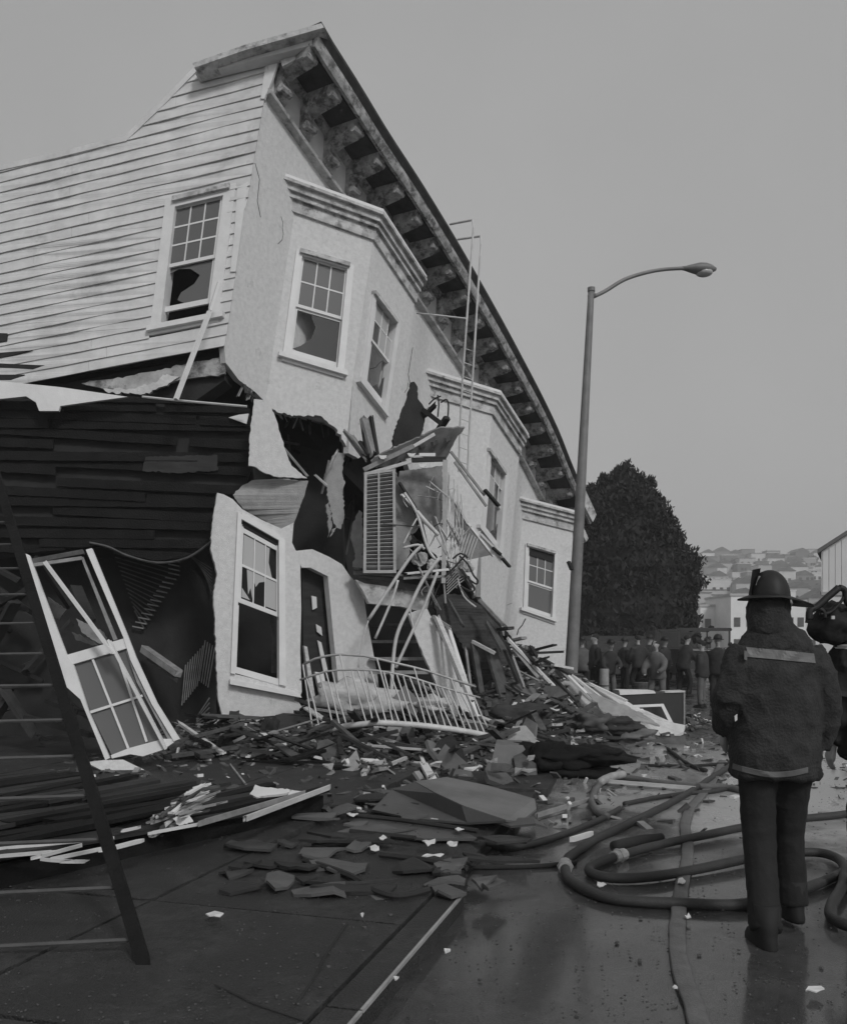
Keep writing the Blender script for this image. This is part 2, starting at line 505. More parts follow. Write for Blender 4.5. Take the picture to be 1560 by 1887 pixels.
# corner boards and crown return of the parapet
house.part('corner_board', MB().poly(S, [(494, 98), (513, 92), (513, 112), (500, 150), (487, 181), (480, 181), (484, 150)], .05, .05), M['trim'])
house.part('corner_board', MB().poly(S, [(437, 345), (456, 335), (450, 385), (434, 500), (424, 500), (432, 425)], .05, .045), M['trim'])
crown = MB().poly(S, [(354, 116), (450, 82), (520, 62), (592, 42), (597, 50), (520, 72), (450, 92), (358, 124)], .30, .38)
house.part('parapet_cap', crown, M['mould'])
crown2 = MB().poly(S, [(358, 120), (450, 88), (520, 68), (588, 48), (583, 80), (518, 97), (440, 116), (360, 136)], .18, .22)
house.part('parapet_moulding', crown2, M['clap'])
house.part('roof_edge_trim', MB().poly(S, [(-60, 316), (0, 303), (100, 281), (230, 249), (300, 182), (356, 124), (360, 132), (304, 190), (232, 259), (100, 291), (0, 313), (-60, 327)], .12, .05), M['clap'])
# band below the side wall: shadow gap, then a peeling strip
house.part('sill_strip', MB().poly(S, jag([(150, 706), (240, 692), (413, 655), (414, 688), (370, 694), (330, 700), (260, 719), (190, 716)], 3, 14, 3), .04, -.12), M['clap_dirty'])
house.part('sill_strip', MB().poly(S, jag([(190, 716), (240, 716), (290, 703), (300, 690), (330, 694), (300, 712), (265, 726), (200, 724)], 3, 8, 4), .04, -.03), M['plaster'])
house.part('floor_joist_band', MB().poly(S, [(-60, 742), (60, 716), (240, 683), (414, 648), (414, 700), (330, 760), (-60, 800)], .3, -.22), M['dark'])
# splintered siding at the left edge
for pts in (((-30, 612), (14, 614), (12, 628), (-30, 634)), ((-30, 652), (60, 645), (20, 655), (-30, 664)), ((-30, 668), (82, 673), (60, 680), (-30, 674)), ((-30, 690), (45, 690), (20, 700), (-30, 700))):
    house.part('siding_gap', MB().poly(S, list(pts), .02, .04), M['dark'])

# --- windows
def window(plane, quad, casing=(.2, .2, .14), cols=3, rows=2, split=.5, top_mat='glass', low='broken', raise_sash=0.0, seed=0, depth=.10, head=True, holes_up=()):
    """quad: TL TR BR BL of the sash opening in picture pixels, lying on plane"""
    TL, TR, BR, BL = quad
    def q(u, v):
        a = (TL[0] + (TR[0] - TL[0]) * u, TL[1] + (TR[1] - TL[1]) * u)
        b = (BL[0] + (BR[0] - BL[0]) * u, BL[1] + (BR[1] - BL[1]) * u)
        return (a[0] + (b[0] - a[0]) * v, a[1] + (b[1] - a[1]) * v)
    def rect(mb, u0, v0, u1, v1, off, th): return mb.poly(plane, [q(u0, v0), q(u1, v0), q(u1, v1), q(u0, v1)], th, off)
    cl, cr, ch = casing
    fr = MB()
    rect(fr, -cl, -ch, 0, 1.0, .045, .16); rect(fr, 1, -ch, 1 + cr, 1.0, .045, .16)
    rect(fr, 0, -ch, 1, 0, .043, .16)
    w = house.part('window', fr, M['trim'])
    if head: house.part('drip_cap', rect(MB(), -cl * .4, -ch - .02, 1 + cr * .4, -ch + .02, .10, .12), M['mould'], w)
    house.part('sill', rect(MB(), -cl - .08, 1.0, 1 + cr + .08, 1.045, .11, .2), M['trim'], w)
    house.part('apron', rect(MB(), -cl, 1.048, 1 + cr, 1.09, .04, .06), M['trim'], w)
    d1, d2 = -.02, -.055
    t = .045
    us = MB()
    rect(us, 0, 0, t, split, d1, .035); rect(us, 1 - t, 0, 1, split, d1, .035)
    rect(us, t, 0, 1 - t, .03, d1, .035); rect(us, t, split - .03, 1 - t, split, d1, .035)
    for i in range(1, cols):
        u = t + (1 - 2 * t) * i / cols
        rect(us, u - .013, .03, u + .013, split - .03, d1 - .004, .025)
    for j in range(1, rows):
        v = .03 + (split - .06) * j / rows
        rect(us, t, v - .007, 1 - t, v + .007, d1 - .007, .02)
    s1 = house.part('upper_sash', us, M['trim'], w)
    for i in range(cols):
        for j in range(rows):
            u0, u1 = t + (1 - 2 * t) * i / cols, t + (1 - 2 * t) * (i + 1) / cols
            v0, v1 = .03 + (split - .06) * j / rows, .03 + (split - .06) * (j + 1) / rows
            if (i, j) in holes_up: continue
            house.part('pane', rect(MB(), u0, v0, u1, v1, d1 - .014, .004), M[top_mat], w)
    v0 = split - raise_sash; v1 = 1.0 - raise_sash
    ls = MB()
    rect(ls, 0, v0, t, v1, d2, .035); rect(ls, 1 - t, v0, 1, v1, d2, .035)
    rect(ls, t, v0, 1 - t, v0 + .03, d2, .035); rect(ls, t, v1 - .045, 1 - t, v1, d2, .035)
    house.part('lower_sash', ls, M['trim'], w)
    if low == 'full':
        house.part('pane', rect(MB(), t, v0 + .03, 1 - t, v1 - .045, d2 - .014, .004), M['glass'], w)
    elif low == 'round':      # hole knocked out of the left of the pane
        c = [q(u, v0 + .03 + (v1 - v0 - .075) * vv) for u, vv in ((t, 0), (1 - t, 0), (1 - t, 1), (.45, 1), (.3, .9), (.36, .75), (.62, .62), (.72, .45), (.5, .27), (.25, .22), (t, .3))]
        house.part('pane', MB().poly(plane, c, .004, d2 - .014), M['glass'], w, label='grey pane with a rounded hole knocked through')
    elif low == 'left':
        c = [q(u, v0 + .03 + (v1 - v0 - .075) * vv) for u, vv in ((.35, 0), (1 - t, 0), (1 - t, 1), (.12, 1), (t, .97), (.2, .85), (.4, .6), (.46, .3), (.36, .1))]
        house.part('pane', MB().poly(plane, c, .004, d2 - .014), M['glassd'], w, label='dark pane broken away along its left side')
    elif low == 'shard':
        c = [q(u, v0 + .03 + (v1 - v0 - .075) * vv) for u, vv in ((1 - t, .2), (1 - t, 1), (.3, 1), (.5, .8), (.62, .86), (.7, .5))]
        house.part('pane', MB().poly(plane, c, .004, d2 - .014), M['glassd'], w, label='last shard of glass in the corner of the sash')
    # reveal and dark room behind
    rv = MB()
    rect(rv, -.02, -.02, 0, 1.0, .02, .22); rect(rv, 1, -.02, 1.02, 1.0, .02, .22)
    house.part('reveal', rv, M['trim'], w)
    return w
window(S, ((322, 380), (411, 359), (383, 577), (296, 594)), (.22, .24, .08), 3, 3, .53, 'glass', 'round', .085, 1)

# --- the flat street wall, bays and their cornices
Lpx = [(488, 179), (593, 327), (690, 455), (774, 575), (841, 675), (895, 757), (946, 832), (989, 914)]
Opx = [(595, 40), (602, 60), (660, 152), (717, 246), (770, 327), (817, 403), (865, 484), (927, 594), (965, 665), (998, 728), (1030, 795), (1056, 861), (1096, 952)]
wallpoly = [(487, 178)] + Lpx[1:] + [(1052, 1000), (1051, 1238), (1000, 1222), (960, 1198), (925, 1152), (885, 1100), (850, 1052), (800, 985), (765, 900), (742, 830), (700, 800), (640, 790), (560, 770), (500, 752), (470, 722), (440, 700), (416, 668), (413, 640), (430, 525), (452, 380)]
house.part('street_wall', MB().poly(W, wallpoly, .12, 0), M['stucco'])

def bay(V0, Ub, s_front, left_poly, front_poly, lhole=None, fhole=None, cut=False):
    V1 = V0 + FD; V2 = V1 + A * s_front
    V3 = V2 + A * 1.37 - (FD - A * FD.dot(A))
    n1 = FD.cross(Ub).normalized(); n1 = -n1 if n1.y > 0 else n1
    n2 = WN
    m1 = (n1 + n2) / (1 + n1.dot(n2))
    prof = [(0, .03, 0, .05), (-.02, .22, .05, .10), (.05, .22, .10, .20), (.11, .2, .20, .25), (.09, .2, .25, .30), (.15, .2, .30, .50)]
    pts = [(V0 - (FD.normalized()) * .3, n1), (V1, m1), (V2, n2)]
    for i, (a, b, u0, u1) in enumerate(prof):
        if i == 0: a, b, u0, u1 = 0, .3, -.012, .05
        mb = MB()
        rings = []
        for p, m in pts:
            rings.append([p - m * a - Ub * u0, p - m * b - Ub * u0, p - m * b - Ub * u1, p - m * a - Ub * u1])
        vs = [v for r in rings for v in r]
        fs = [(0, 1, 2, 3), (11, 10, 9, 8)]
        for k in range(2):
            for j in range(4):
                l = (j + 1) % 4
                fs.append((k * 4 + j, (k + 1) * 4 + j, (k + 1) * 4 + l, k * 4 + l))
        mb.add(vs, fs)
        house.part('bay_cornice_moulding', mb, M['trim'] if i == 0 else M['mould'])
    house.part('bay_roof', MB().hexa([V0 - n1 * .2 - Ub * .06, V1 - m1 * .2 - Ub * .06, V2 - n2 * .2 - Ub * .06, V3 - n2 * .3 - Ub * .06],
                                      [V0 - n1 * .2 - Ub * .02, V1 - m1 * .2 - Ub * .02, V2 - n2 * .2 - Ub * .02, V3 - n2 * .3 - Ub * .02]), M['tar'])
    p1 = Plane(V0 - n1 * .2, n1); p2 = Plane(V1 - m1 * .2, n2)
    v1w = V1 - m1 * .2
    v2w = V2 - n2 * .2
    return p1, p2, v1w, v2w
def edge(p, Ub, ts): return [proj(p - Ub * t) for t in ts]
# bay 1
p1, p2, e1, e2 = bay(B0, U, 1.57, None, None)
ed = edge(e1, U, (.2, 1.5, 3.0)); ed2 = edge(e2, U, (.2, 1.5, 2.6))
print('bay1 edge', ed, ed2)
wq1 = ((557, 470), (640, 494), (622, 677), (534, 651))
fq1 = ((694, 548), (731, 597), (709, 751), (674, 706))
def grow(q, u, v=0): # slight enlargement for wall openings
    cx = sum(p[0] for p in q) / 4; cy = sum(p[1] for p in q) / 4
    return [(cx + (x - cx) * (1 + u), cy + (y - cy) * (1 + u)) for x, y in q]
lp = [(518, 335), ed[0], ed[1], ed[2], (638, 822)] + jag([(638, 822), (620, 790), (590, 766), (545, 766), (510, 759), (492, 742), (470, 722)], 2.5, 7, 11, False) + [(482, 600)]
house.part('bay_wall', MB().poly(p1, lp, .12, 0, holes=[grow(wq1, .0)]), M['stucco'])
fp = [ed[0], ed2[0], ed2[1], (745, 720), (738, 830)] + jag([(738, 830), (715, 828), (700, 842), (684, 820), (660, 845), (642, 835)], 3, 7, 12, False) + [ed[2], ed[1]]
house.part('bay_wall', MB().poly(p2, fp, .12, 0, holes=[grow(fq1, .0)]), M['stucco'])
window(p1, wq1, (.14, .14, .05), 3, 2, .52, 'glass', 'left', 0, 2)
window(p2, fq1, (.16, .16, .05), 3, 2, .50, 'glassl', 'shard', 0, 3, holes_up=((0, 1), (2, 0)))
# bay 2
B2 = B0 + PER
p1, p2, e1, e2 = bay(B2, U2, 1.57, None, None)
ed = edge(e1, U2, (.2, 1.5, 3.0, 4.6)); ed2 = edge(e2, U2, (.2, 1.5, 3.0, 4.2))
print('bay2 edge', ed, ed2)
house.part('bay_wall', MB().poly(p1, [(770, 690), ed[0], ed[1], ed[2], ed[3]] + jag([ed[3], (865, 1062), (820, 1040), (790, 1010)], 2, 8, 13, False) + [(760, 880)], .12, 0), M['stucco'])
fq2 = ((905, 838), (931, 876), (921, 1012), (893, 976))
house.part('bay_wall', MB().poly(p2, [ed[0], ed2[0], ed2[1], ed2[2], ed2[3]] + jag([ed2[3], (925, 1152), (900, 1125), (885, 1100)], 2, 8, 14, False) + [ed[2], ed[1]], .12, 0, holes=[fq2]), M['stucco'])
window(p2, fq2, (.2, .2, .05), 3, 2, .5, 'glassl', 'shard', 0, 4, holes_up=((0, 0), (1, 1), (2, 1)))
# bay 3
B3 = B2 + PER
p1, p2, e1, e2 = bay(B3, U3, .25, None, None)
ed = edge(e1, U3, (.2, 1.5, 3.0, 4.2)); ed2 = edge(e2, U3, (.2, 1.5, 3.0, 4.2))
print('bay3 edge', ed, ed2)
wq3 = ((974, 1008), (1022, 1022), (1017, 1138), (970, 1122))
house.part('bay_wall', MB().poly(p1, [(945, 925), ed[0], (1056, 1100), (1050, 1240)] + jag([(1050, 1240), (1010, 1225), (960, 1198), (925, 1152)], 2, 8, 15, False) + [(940, 1040)], .12, 0, holes=[wq3]), M['stucco'])
house.part('bay_wall', MB().poly(p2, [ed[0], ed2[0], (1060, 1100), (1056, 1240), (1050, 1240), (1056, 1100)], .12, 0), M['stucco'])
window(p1, wq3, (.12, .12, .04), 3, 2, .56, 'glass', 'full', 0, 5)
house.part('blind', MB().poly(p1, [(976, 1010), (1020, 1023), (1019, 1036), (975, 1023)], .01, .0), M['dark'])
for pts in (((968, 1140), (962, 1152), (955, 1160), (952, 1170)), ((1045, 1036), (1049, 1046), (1056, 1052))):
    house.part('crack', MB().tube([p1.hit(x, y, .003) for x, y in pts], .015, 4), M['dark'])

rf = random.Random(66)
def fringe(pl, pts, n, lo=6, hi=26, off=-.06, ang=(1.0, 2.1), mats=('mid', 'dim', 'pale', 'darkwood')):
    for k in range(n):
        i = rf.randrange(len(pts) - 1); t = rf.random()
        x = pts[i][0] + (pts[i + 1][0] - pts[i][0]) * t; y = pts[i][1] + (pts[i + 1][1] - pts[i][1]) * t
        a_ = rf.uniform(*ang); l_ = rf.uniform(lo, hi)
        house.part('lath_splinter', MB().plank(pl.hit(x - 6 * math.cos(a_), y - 6 * math.sin(a_), off), pl.hit(x + l_ * math.cos(a_), y + l_ * math.sin(a_), off + rf.uniform(-.05, .12)), rf.uniform(.02, .06), .015, jag=.05), M[rf.choice(mats)])
fringe(W, [(440, 700), (470, 722), (510, 758), (560, 768), (620, 788)], 26)
fringe(W, [(640, 832), (700, 835), (735, 828)], 12)
fringe(W, [(790, 1010), (850, 1045), (925, 1150), (1000, 1222), (1045, 1240)], 30, ang=(.3, 1.6))
fringe(W, [(620, 790), (638, 825)], 8, ang=(.2, 1.8))
for k in range(16):
    x, y = rf.uniform(470, 1040), 0
    y = 240 + (x - 470) * 1.35 + rf.uniform(60, 200); pts = [(x, y)]; a_ = rf.choice([1.5, .6, 2.4]) + rf.uniform(-.3, .3)
    for q_ in range(rf.randint(3, 7)):
        a_ += rf.uniform(-.7, .7); x += 11 * math.cos(a_); y += 11 * math.sin(a_); pts.append((x, y))
    if all(480 < p[0] < 1040 for p in pts): house.part('crack', MB().tube([W.hit(px_, py_, .003) for px_, py_ in pts], .0045, 4), M['dark'])
for pts in (((470, 300), (478, 330), (474, 370), (480, 400)), ((505, 690), (520, 712), (518, 735), (530, 752)), ((650, 480), (662, 510), (655, 540)), ((760, 640), (752, 690), (760, 730)), ((545, 390), (556, 420), (550, 450))):
    house.part('crack', MB().tube([W.hit(x, y, .003) for x, y in pts], .006, 4), M['dark'])
# --- main cornice: sweep of a bracketed profile along the sagging wall top
OV = .98
WO = Plane(W.p + WN * OV, WN)
def dense(px, pl, n=160):
    seg = []
    for i in range(len(px) - 1):
        for j in range(20):
            t = j / 20
            seg.append(pl.hit(px[i][0] + (px[i + 1][0] - px[i][0]) * t, px[i][1] + (px[i + 1][1] - px[i][1]) * t))
    seg.append(pl.hit(*px[-1]))
    return seg
def smooth_px(px): 
    return [tuple(v)[:2] for v in spline([V((x, y, 0)) for x, y in px], 3)]
LD = dense(smooth_px(Lpx), W); OD = dense(smooth_px(Opx), WO)
Ah = V((A.x, A.y, 0)).normalized()
def at_s(arr, s):
    ss = [p.dot(Ah) for p in arr]
    if s <= ss[0]: return arr[0] + (arr[90] - arr[0]) * ((s - ss[0]) / (ss[90] - ss[0]))
    for i in range(len(ss) - 1):
        if ss[i] <= s <= ss[i + 1]:
            return arr[i].lerp(arr[i + 1], (s - ss[i]) / max(1e-6, ss[i + 1] - ss[i]))
    k = len(arr) - 1
    d = (arr[k] - arr[k - 20]); 
    return arr[k] + d * ((s - ss[k]) / d.dot(Ah))
s0 = max(LD[0].dot(Ah), -99); s1 = OD[-1].dot(Ah)
print('cornice s', s0, OD[0].dot(Ah), LD[-1].dot(Ah), s1)
def frame(s):
    l = at_s(LD, s)
    sc = max(s, OD[0].dot(Ah) + .02)
    up = at_s(OD, sc) - at_s(LD, sc) - WN * OV
    return l, up
def prof_pt(s, n, u):
    l, up = frame(s)
    return l + WN * n + up * u
def sweep(prof, sa, sb, n):
    rings = [[prof_pt(sa + (sb - sa) * i / n, a, b) for a, b in prof] for i in range(n + 1)]
    m = len(prof)
    mb = MB()
    vs = [v for r in rings for v in r]
    fs = [tuple(range(m))[::-1], tuple(range(n * m, (n + 1) * m))]
    for i in range(n):
        for j in range(m):
            k = (j + 1) % m
            fs.append((i * m + j, i * m + k, (i + 1) * m + k, (i + 1) * m + j))
    return mb.add(vs, fs)
SB = s1
SO = OD[0].dot(Ah) - .03
def rect(n0, n1, u0, u1): return [(n0, u0), (n1, u0), (n1, u1), (n0, u1)]
_, up0 = frame(s0)
print('cornice up', up0, up0.length)
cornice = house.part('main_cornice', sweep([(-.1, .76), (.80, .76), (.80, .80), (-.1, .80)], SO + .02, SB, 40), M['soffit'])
house.part('frieze', sweep(rect(-.08, .03, .13, .76), s0, SB - .9, 36), M['clap'], cornice)
house.part('frieze_moulding', sweep([(0, 0), (.14, .02), (.16, .06), (.10, .10), (0, .10)], s0 - .02, SB - .9, 36), M['mould'], cornice)
house.part('frieze_moulding', sweep([(.001, .10), (.09, .10), (.07, .15), (.001, .16)], s0, SB - .9, 36), M['bracket'], cornice)
house.part('bed_moulding', sweep([(.03, .66), (.10, .68), (.16, .76), (.03, .76)], s0, SB - .6, 36), M['bracket'], cornice)
house.part('fascia', sweep([(.78, .72), (.86, .70), (.90, .80), (.90, .90), (.80, .90)], SO + .01, SB, 40), M['bracket'], cornice)
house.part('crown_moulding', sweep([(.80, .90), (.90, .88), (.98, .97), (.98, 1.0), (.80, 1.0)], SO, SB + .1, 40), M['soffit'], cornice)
house.part('gutter_cap', sweep([(-.1, 1.0), (.98, 1.0), (.98, 1.02), (-.1, 1.02)], SO - .01, SB + .1, 40), M['tar'], cornice)
nb = 19
BR = [(.03, .16), (.10, .15), (.17, .22), (.19, .32), (.15, .42), (.17, .5), (.30, .55), (.50, .58), (.66, .60), (.74, .66), (.76, .755), (.03, .755)]
for i in range(nb):
    s = s0 + .26 + (SB - .7 - s0) * i / (nb - 1)
    hw = .10
    a = [prof_pt(s - hw, n, u) for n, u in BR]; b = [prof_pt(s + hw, n, u) for n, u in BR]
    # concave polygon caps need tessellation
    mb = MB().loops([a], (a[0] - b[0]).normalized(), a[0] - b[0])
    br = house.part('bracket', mb, M['bracket'])
    for (n, u, r) in ((.19, .28, .07), (.70, .64, .06)):
        mb = MB()
        c = prof_pt(s, n, u)
        ring = lambda w: [c + A.cross(U).normalized() * 0 + WN * (math.cos(t) * r) + U * (math.sin(t) * r) + Ah * w for t in [k * math.pi / 4 for k in range(8)]]
        mb.hexa(ring(-hw - .03), ring(hw + .03))
        house.part('scroll', mb, M['bracket'], br)
# thin panels between the brackets, eaves shade put into their dark colour
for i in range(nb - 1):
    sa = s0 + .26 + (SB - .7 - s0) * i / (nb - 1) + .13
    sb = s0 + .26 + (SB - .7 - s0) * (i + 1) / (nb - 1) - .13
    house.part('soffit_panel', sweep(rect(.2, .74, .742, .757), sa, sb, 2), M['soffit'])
# gable end of the cornice
l, up = frame(s0 - .03)
house.part('cornice_end', MB().poly(S, [(513, 100), (583, 82), (592, 96), (560, 100), (520, 122)], .05, .10), M['mould'])
# broken cornice ends at the far corner
for pts in (((1078, 902), (1099, 948), (1092, 962), (1071, 922)), ((1072, 965), (1084, 992), (1080, 998), (1070, 980)), ((1062, 975), (1076, 1000), (1066, 1004))):
    house.part('broken_trim', MB().poly(Plane(P(1080, 950, 23.2), (.3, -1, 0)), list(pts), .12), M['mould'])
# roof, floor slab and dark rooms behind the walls
fa = prof_pt(s0, 0, .78); fb = prof_pt(SB - .8, 0, .78)
back = V((-5.0, 3.5, -3.2))
house.part('roof', MB().hexa([fa, fb, fb + back, fa + back], [p + V((0, 0, .1)) for p in (fa, fb, fb + back, fa + back)]), M['tar'])
f1 = W.hit(418, 650, -.15); f2 = f1 + A * 12.5
f1b = S.hit(-60, 724, -.3); 
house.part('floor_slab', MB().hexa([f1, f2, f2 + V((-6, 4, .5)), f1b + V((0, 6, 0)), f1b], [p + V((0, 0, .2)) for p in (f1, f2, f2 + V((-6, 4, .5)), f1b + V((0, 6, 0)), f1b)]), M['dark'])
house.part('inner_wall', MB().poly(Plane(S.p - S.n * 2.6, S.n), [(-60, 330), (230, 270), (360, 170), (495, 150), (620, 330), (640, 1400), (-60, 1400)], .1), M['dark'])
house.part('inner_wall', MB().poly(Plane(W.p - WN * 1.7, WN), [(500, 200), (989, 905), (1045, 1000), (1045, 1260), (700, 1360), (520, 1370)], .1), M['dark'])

# ================================================================== lower storey remains (still parts of the house)
LN = V((.33, -.94, .03))
LW = Plane(P(415, 1373, 12.8), LN)           # left facet of the lower bay
SG = Plane(P(300, 900, 13.35), (0.05, -1, .05))   # sagging dark wall behind it
# sagging dark wall, board by board
sagp = [(-60, 737), (0, 737), (30, 727), (60, 733), (72, 757), (108, 757), (112, 745), (235, 729), (300, 736), (460, 752), (462, 862), (448, 900), (420, 930), (402, 905), (395, 990), (370, 1012), (340, 1026), (290, 1034), (235, 1022), (185, 1004), (150, 1010), (-60, 1030)]
rnd = random.Random(77)
house.part('sagging_backing', MB().poly(SG, [(x, y + 4) for x, y in sagp], .04, -.12), M['dark'])
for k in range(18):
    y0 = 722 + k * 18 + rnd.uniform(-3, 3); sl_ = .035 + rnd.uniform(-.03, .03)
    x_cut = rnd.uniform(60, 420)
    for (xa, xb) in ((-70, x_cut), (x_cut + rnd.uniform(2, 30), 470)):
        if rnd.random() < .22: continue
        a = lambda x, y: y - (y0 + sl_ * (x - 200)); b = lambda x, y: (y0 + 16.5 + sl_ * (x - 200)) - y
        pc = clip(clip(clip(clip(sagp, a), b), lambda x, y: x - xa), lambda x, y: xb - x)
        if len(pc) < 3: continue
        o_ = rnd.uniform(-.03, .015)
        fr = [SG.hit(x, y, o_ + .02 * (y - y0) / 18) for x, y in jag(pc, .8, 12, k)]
        house.part('dark_board', MB().loops([fr], SG.n, .03), M['nearblack'])
house.part('lighter_strip', MB().poly(SG, jag([(268, 842), (400, 838), (402, 866), (330, 872), (262, 868)], 2, 9, 78), .02, .03), M['darkwood'])  # slightly lighter band across the sagging boards
house.part('hanging_edge', MB().tube([SG.hit(x, y, .02) for x, y in ((165, 1000), (200, 1008), (235, 1024), (290, 1037), (345, 1028), (392, 996))], .018, 5, smooth_steps=4), M['dim'])
house.part('white_fascia', MB().poly(Plane(P(100, 720, 13.1), (.05, -1, .1)), [(-60, 694), (0, 702), (110, 713), (235, 731), (160, 741), (111, 748), (108, 757), (72, 757), (66, 741), (48, 730), (0, 735), (-60, 740)], .05), M['trim'])
house.part('ledge_board', MB().tube([P(262, 731, 13.2), P(330, 738, 13.2), (P(455, 749, 13.2))], .018, 5), M['pale'])
house.part('white_fragment', MB().poly(SG, [(421, 769), (440, 764), (458, 762), (454, 781)], .02, .06), M['trim'])
frag = Plane(P(500, 820, 13.1), (.3, -1, 0))
house.part('torn_plaster', MB().poly(frag, jag([(468, 735), (485, 737), (500, 748), (506, 765), (512, 781), (518, 805), (525, 827), (537, 858), (566, 881), (514, 879), (487, 871), (470, 860), (458, 858), (460, 800)], 1.5, 9, 21), .05), M['stucco'])
# crumpled grey drape above the lower window: a curved sheet
drp = [(429, 912), (447, 894), (464, 885), (514, 882), (568, 886), (560, 915), (548, 946), (541, 965), (518, 975), (482, 957), (448, 938)]
fr = []
for x, y in jag(drp, 1.5, 8, 22):
    fr.append(P(x, y, 13.25 + .25 * math.sin((x - 425) / 45.0) - .002 * (y - 900)))
house.part('hanging_lining', MB().loops([fr], V((0, -1, 0)), .02), M['greyplaster'])
# lower window wall
lww = [(400, 908), (412, 911), (429, 920), (446, 938), (482, 958), (518, 974), (541, 963), (538, 1000), (545, 1015), (553, 1040), (555, 1120), (553, 1200), (556, 1275), (553, 1283), (548, 1290), (560, 1310), (565, 1345), (510, 1318), (505, 1322), (500, 1345), (483, 1373), (415, 1373)] + jag([(415, 1373), (412, 1330), (402, 1290), (400, 1250), (396, 1150), (393, 1100), (400, 1056), (388, 1010), (392, 960), (400, 908)], 1.5, 9, 23, False)[1:-1]
lq = ((443, 952), (516, 994), (517, 1262), (431, 1242))
house.part('lower_wall', MB().poly(LW, lww, .14, 0, holes=[lq]), M['stucco'])
def qpl(plane, q):
    TL, TR, BR, BL = q
    def f(u, v):
        a = (TL[0] + (TR[0] - TL[0]) * u, TL[1] + (TR[1] - TL[1]) * u); b = (BL[0] + (BR[0] - BL[0]) * u, BL[1] + (BR[1] - BL[1]) * u)
        return (a[0] + (b[0] - a[0]) * v, a[1] + (b[1] - a[1]) * v)
    def r(mb, u0, v0, u1, v1, off, th): return mb.poly(plane, [f(u0, v0), f(u1, v0), f(u1, v1), f(u0, v1)], th, off)
    return f, r
f, r = qpl(LW, lq)
fr = MB(); r(fr, -.07, -.02, .03, 1, .05, .2); r(fr, .97, -.02, 1.12, 1, .05, .2); r(fr, .03, -.03, .97, .01, .048, .2)
lwin = house.part('window', fr, M['trim'], label='tall white window with smashed panes in the lower wall')
us = MB(); r(us, .03, .04, .09, .54, -.03, .04); r(us, .91, .04, .97, .54, -.03, .04); r(us, .09, .06, .91, .09, -.03, .04); r(us, .09, .51, .91, .54, -.03, .04)
r(us, .36, .09, .385, .51, -.034, .03); r(us, .63, .09, .655, .51, -.034, .03); r(us, .09, .29, .91, .305, -.036, .03)
house.part('upper_sash', us, M['trim'], lwin)
house.part('painted_shadow_strip', r(MB(), .06, .01, .97, .05, -.02, .02), M['dark'], lwin)  # dark strip painted as the shade under the window head
for pg in ([(.1, .1), (.36, .1), (.36, .29), (.1, .29)], [(.38, .1), (.63, .1), (.63, .29), (.38, .29)], [(.66, .1), (.74, .1), (.72, .2), (.8, .29), (.66, .29)], [(.2, .31), (.36, .31), (.36, .5), (.3, .42), (.25, .47)], [(.38, .31), (.63, .31), (.63, .34), (.5, .36), (.42, .4), (.38, .37)], [(.66, .31), (.9, .31), (.9, .5), (.66, .5)], [(.1, .44), (.3, .5), (.1, .5)]):
    house.part('pane_shard', MB().poly(LW, [f(u, v) for u, v in pg], .005, -.05), M['glassl'], lwin)
lsb = MB(); r(lsb, .93, .56, .985, .97, -.05, .04); r(lsb, .03, .56, .05, .97, -.05, .04)
house.part('lower_sash', lsb, M['trim'], lwin)
house.part('dropped_rail', MB().poly(LW, [(432, 1228), (516, 1252), (516, 1264), (432, 1240)], .05, .01), M['trim'], lwin)
house.part('curtain_strip', MB().poly(LW, [(495, 1118), (500, 1118), (508, 1180), (512, 1240), (500, 1240), (502, 1180)], .02, -.35), M['dim'], lwin)
house.part('sill', MB().poly(LW, [(424, 1252), (552, 1278), (556, 1286), (424, 1261)], .22, .12), M['trim'], lwin)
# entrance pier and door opening to the right, turning along the street
LA = Plane(P(552, 1200, 13.35), (.62, -.80, 0))
house.part('pier', MB().poly(LA, [(541, 1012), (546, 1015), (575, 1012), (606, 1026), (630, 1040), (645, 1062), (668, 1085), (676, 1140), (687, 1200), (696, 1250), (700, 1300), (690, 1340), (640, 1340), (622, 1250), (612, 1150), (604, 1062), (572, 1046), (556, 1046), (553, 1040)], .14), M['stucco'])
dr = MB().poly(LA, [(556, 1046), (572, 1047), (604, 1063), (612, 1150), (622, 1250), (560, 1250)], .03, -.25)
dp = house.part('hall_door', dr, M['darkwood'])
for q in ([(574, 1098), (583, 1100), (584, 1120), (576, 1124)], [(582, 1150), (592, 1156), (594, 1172), (584, 1164)], [(585, 1180), (592, 1184), (604, 1236), (596, 1238)]):
    house.part('painted_light_gap', MB().poly(LA, q, .02, -.2), M['paper'], dp)  # pale patches painted as light in the gaps of the door
house.part('split_jamb', MB().poly(LA, [(560, 1190), (566, 1192), (588, 1330), (600, 1345), (588, 1345), (575, 1300)], .05, .02), M['pale'])
house.part('split_jamb', MB().poly(LA, [(580, 1238), (596, 1240), (616, 1335), (606, 1345)], .05, .03), M['trim'])
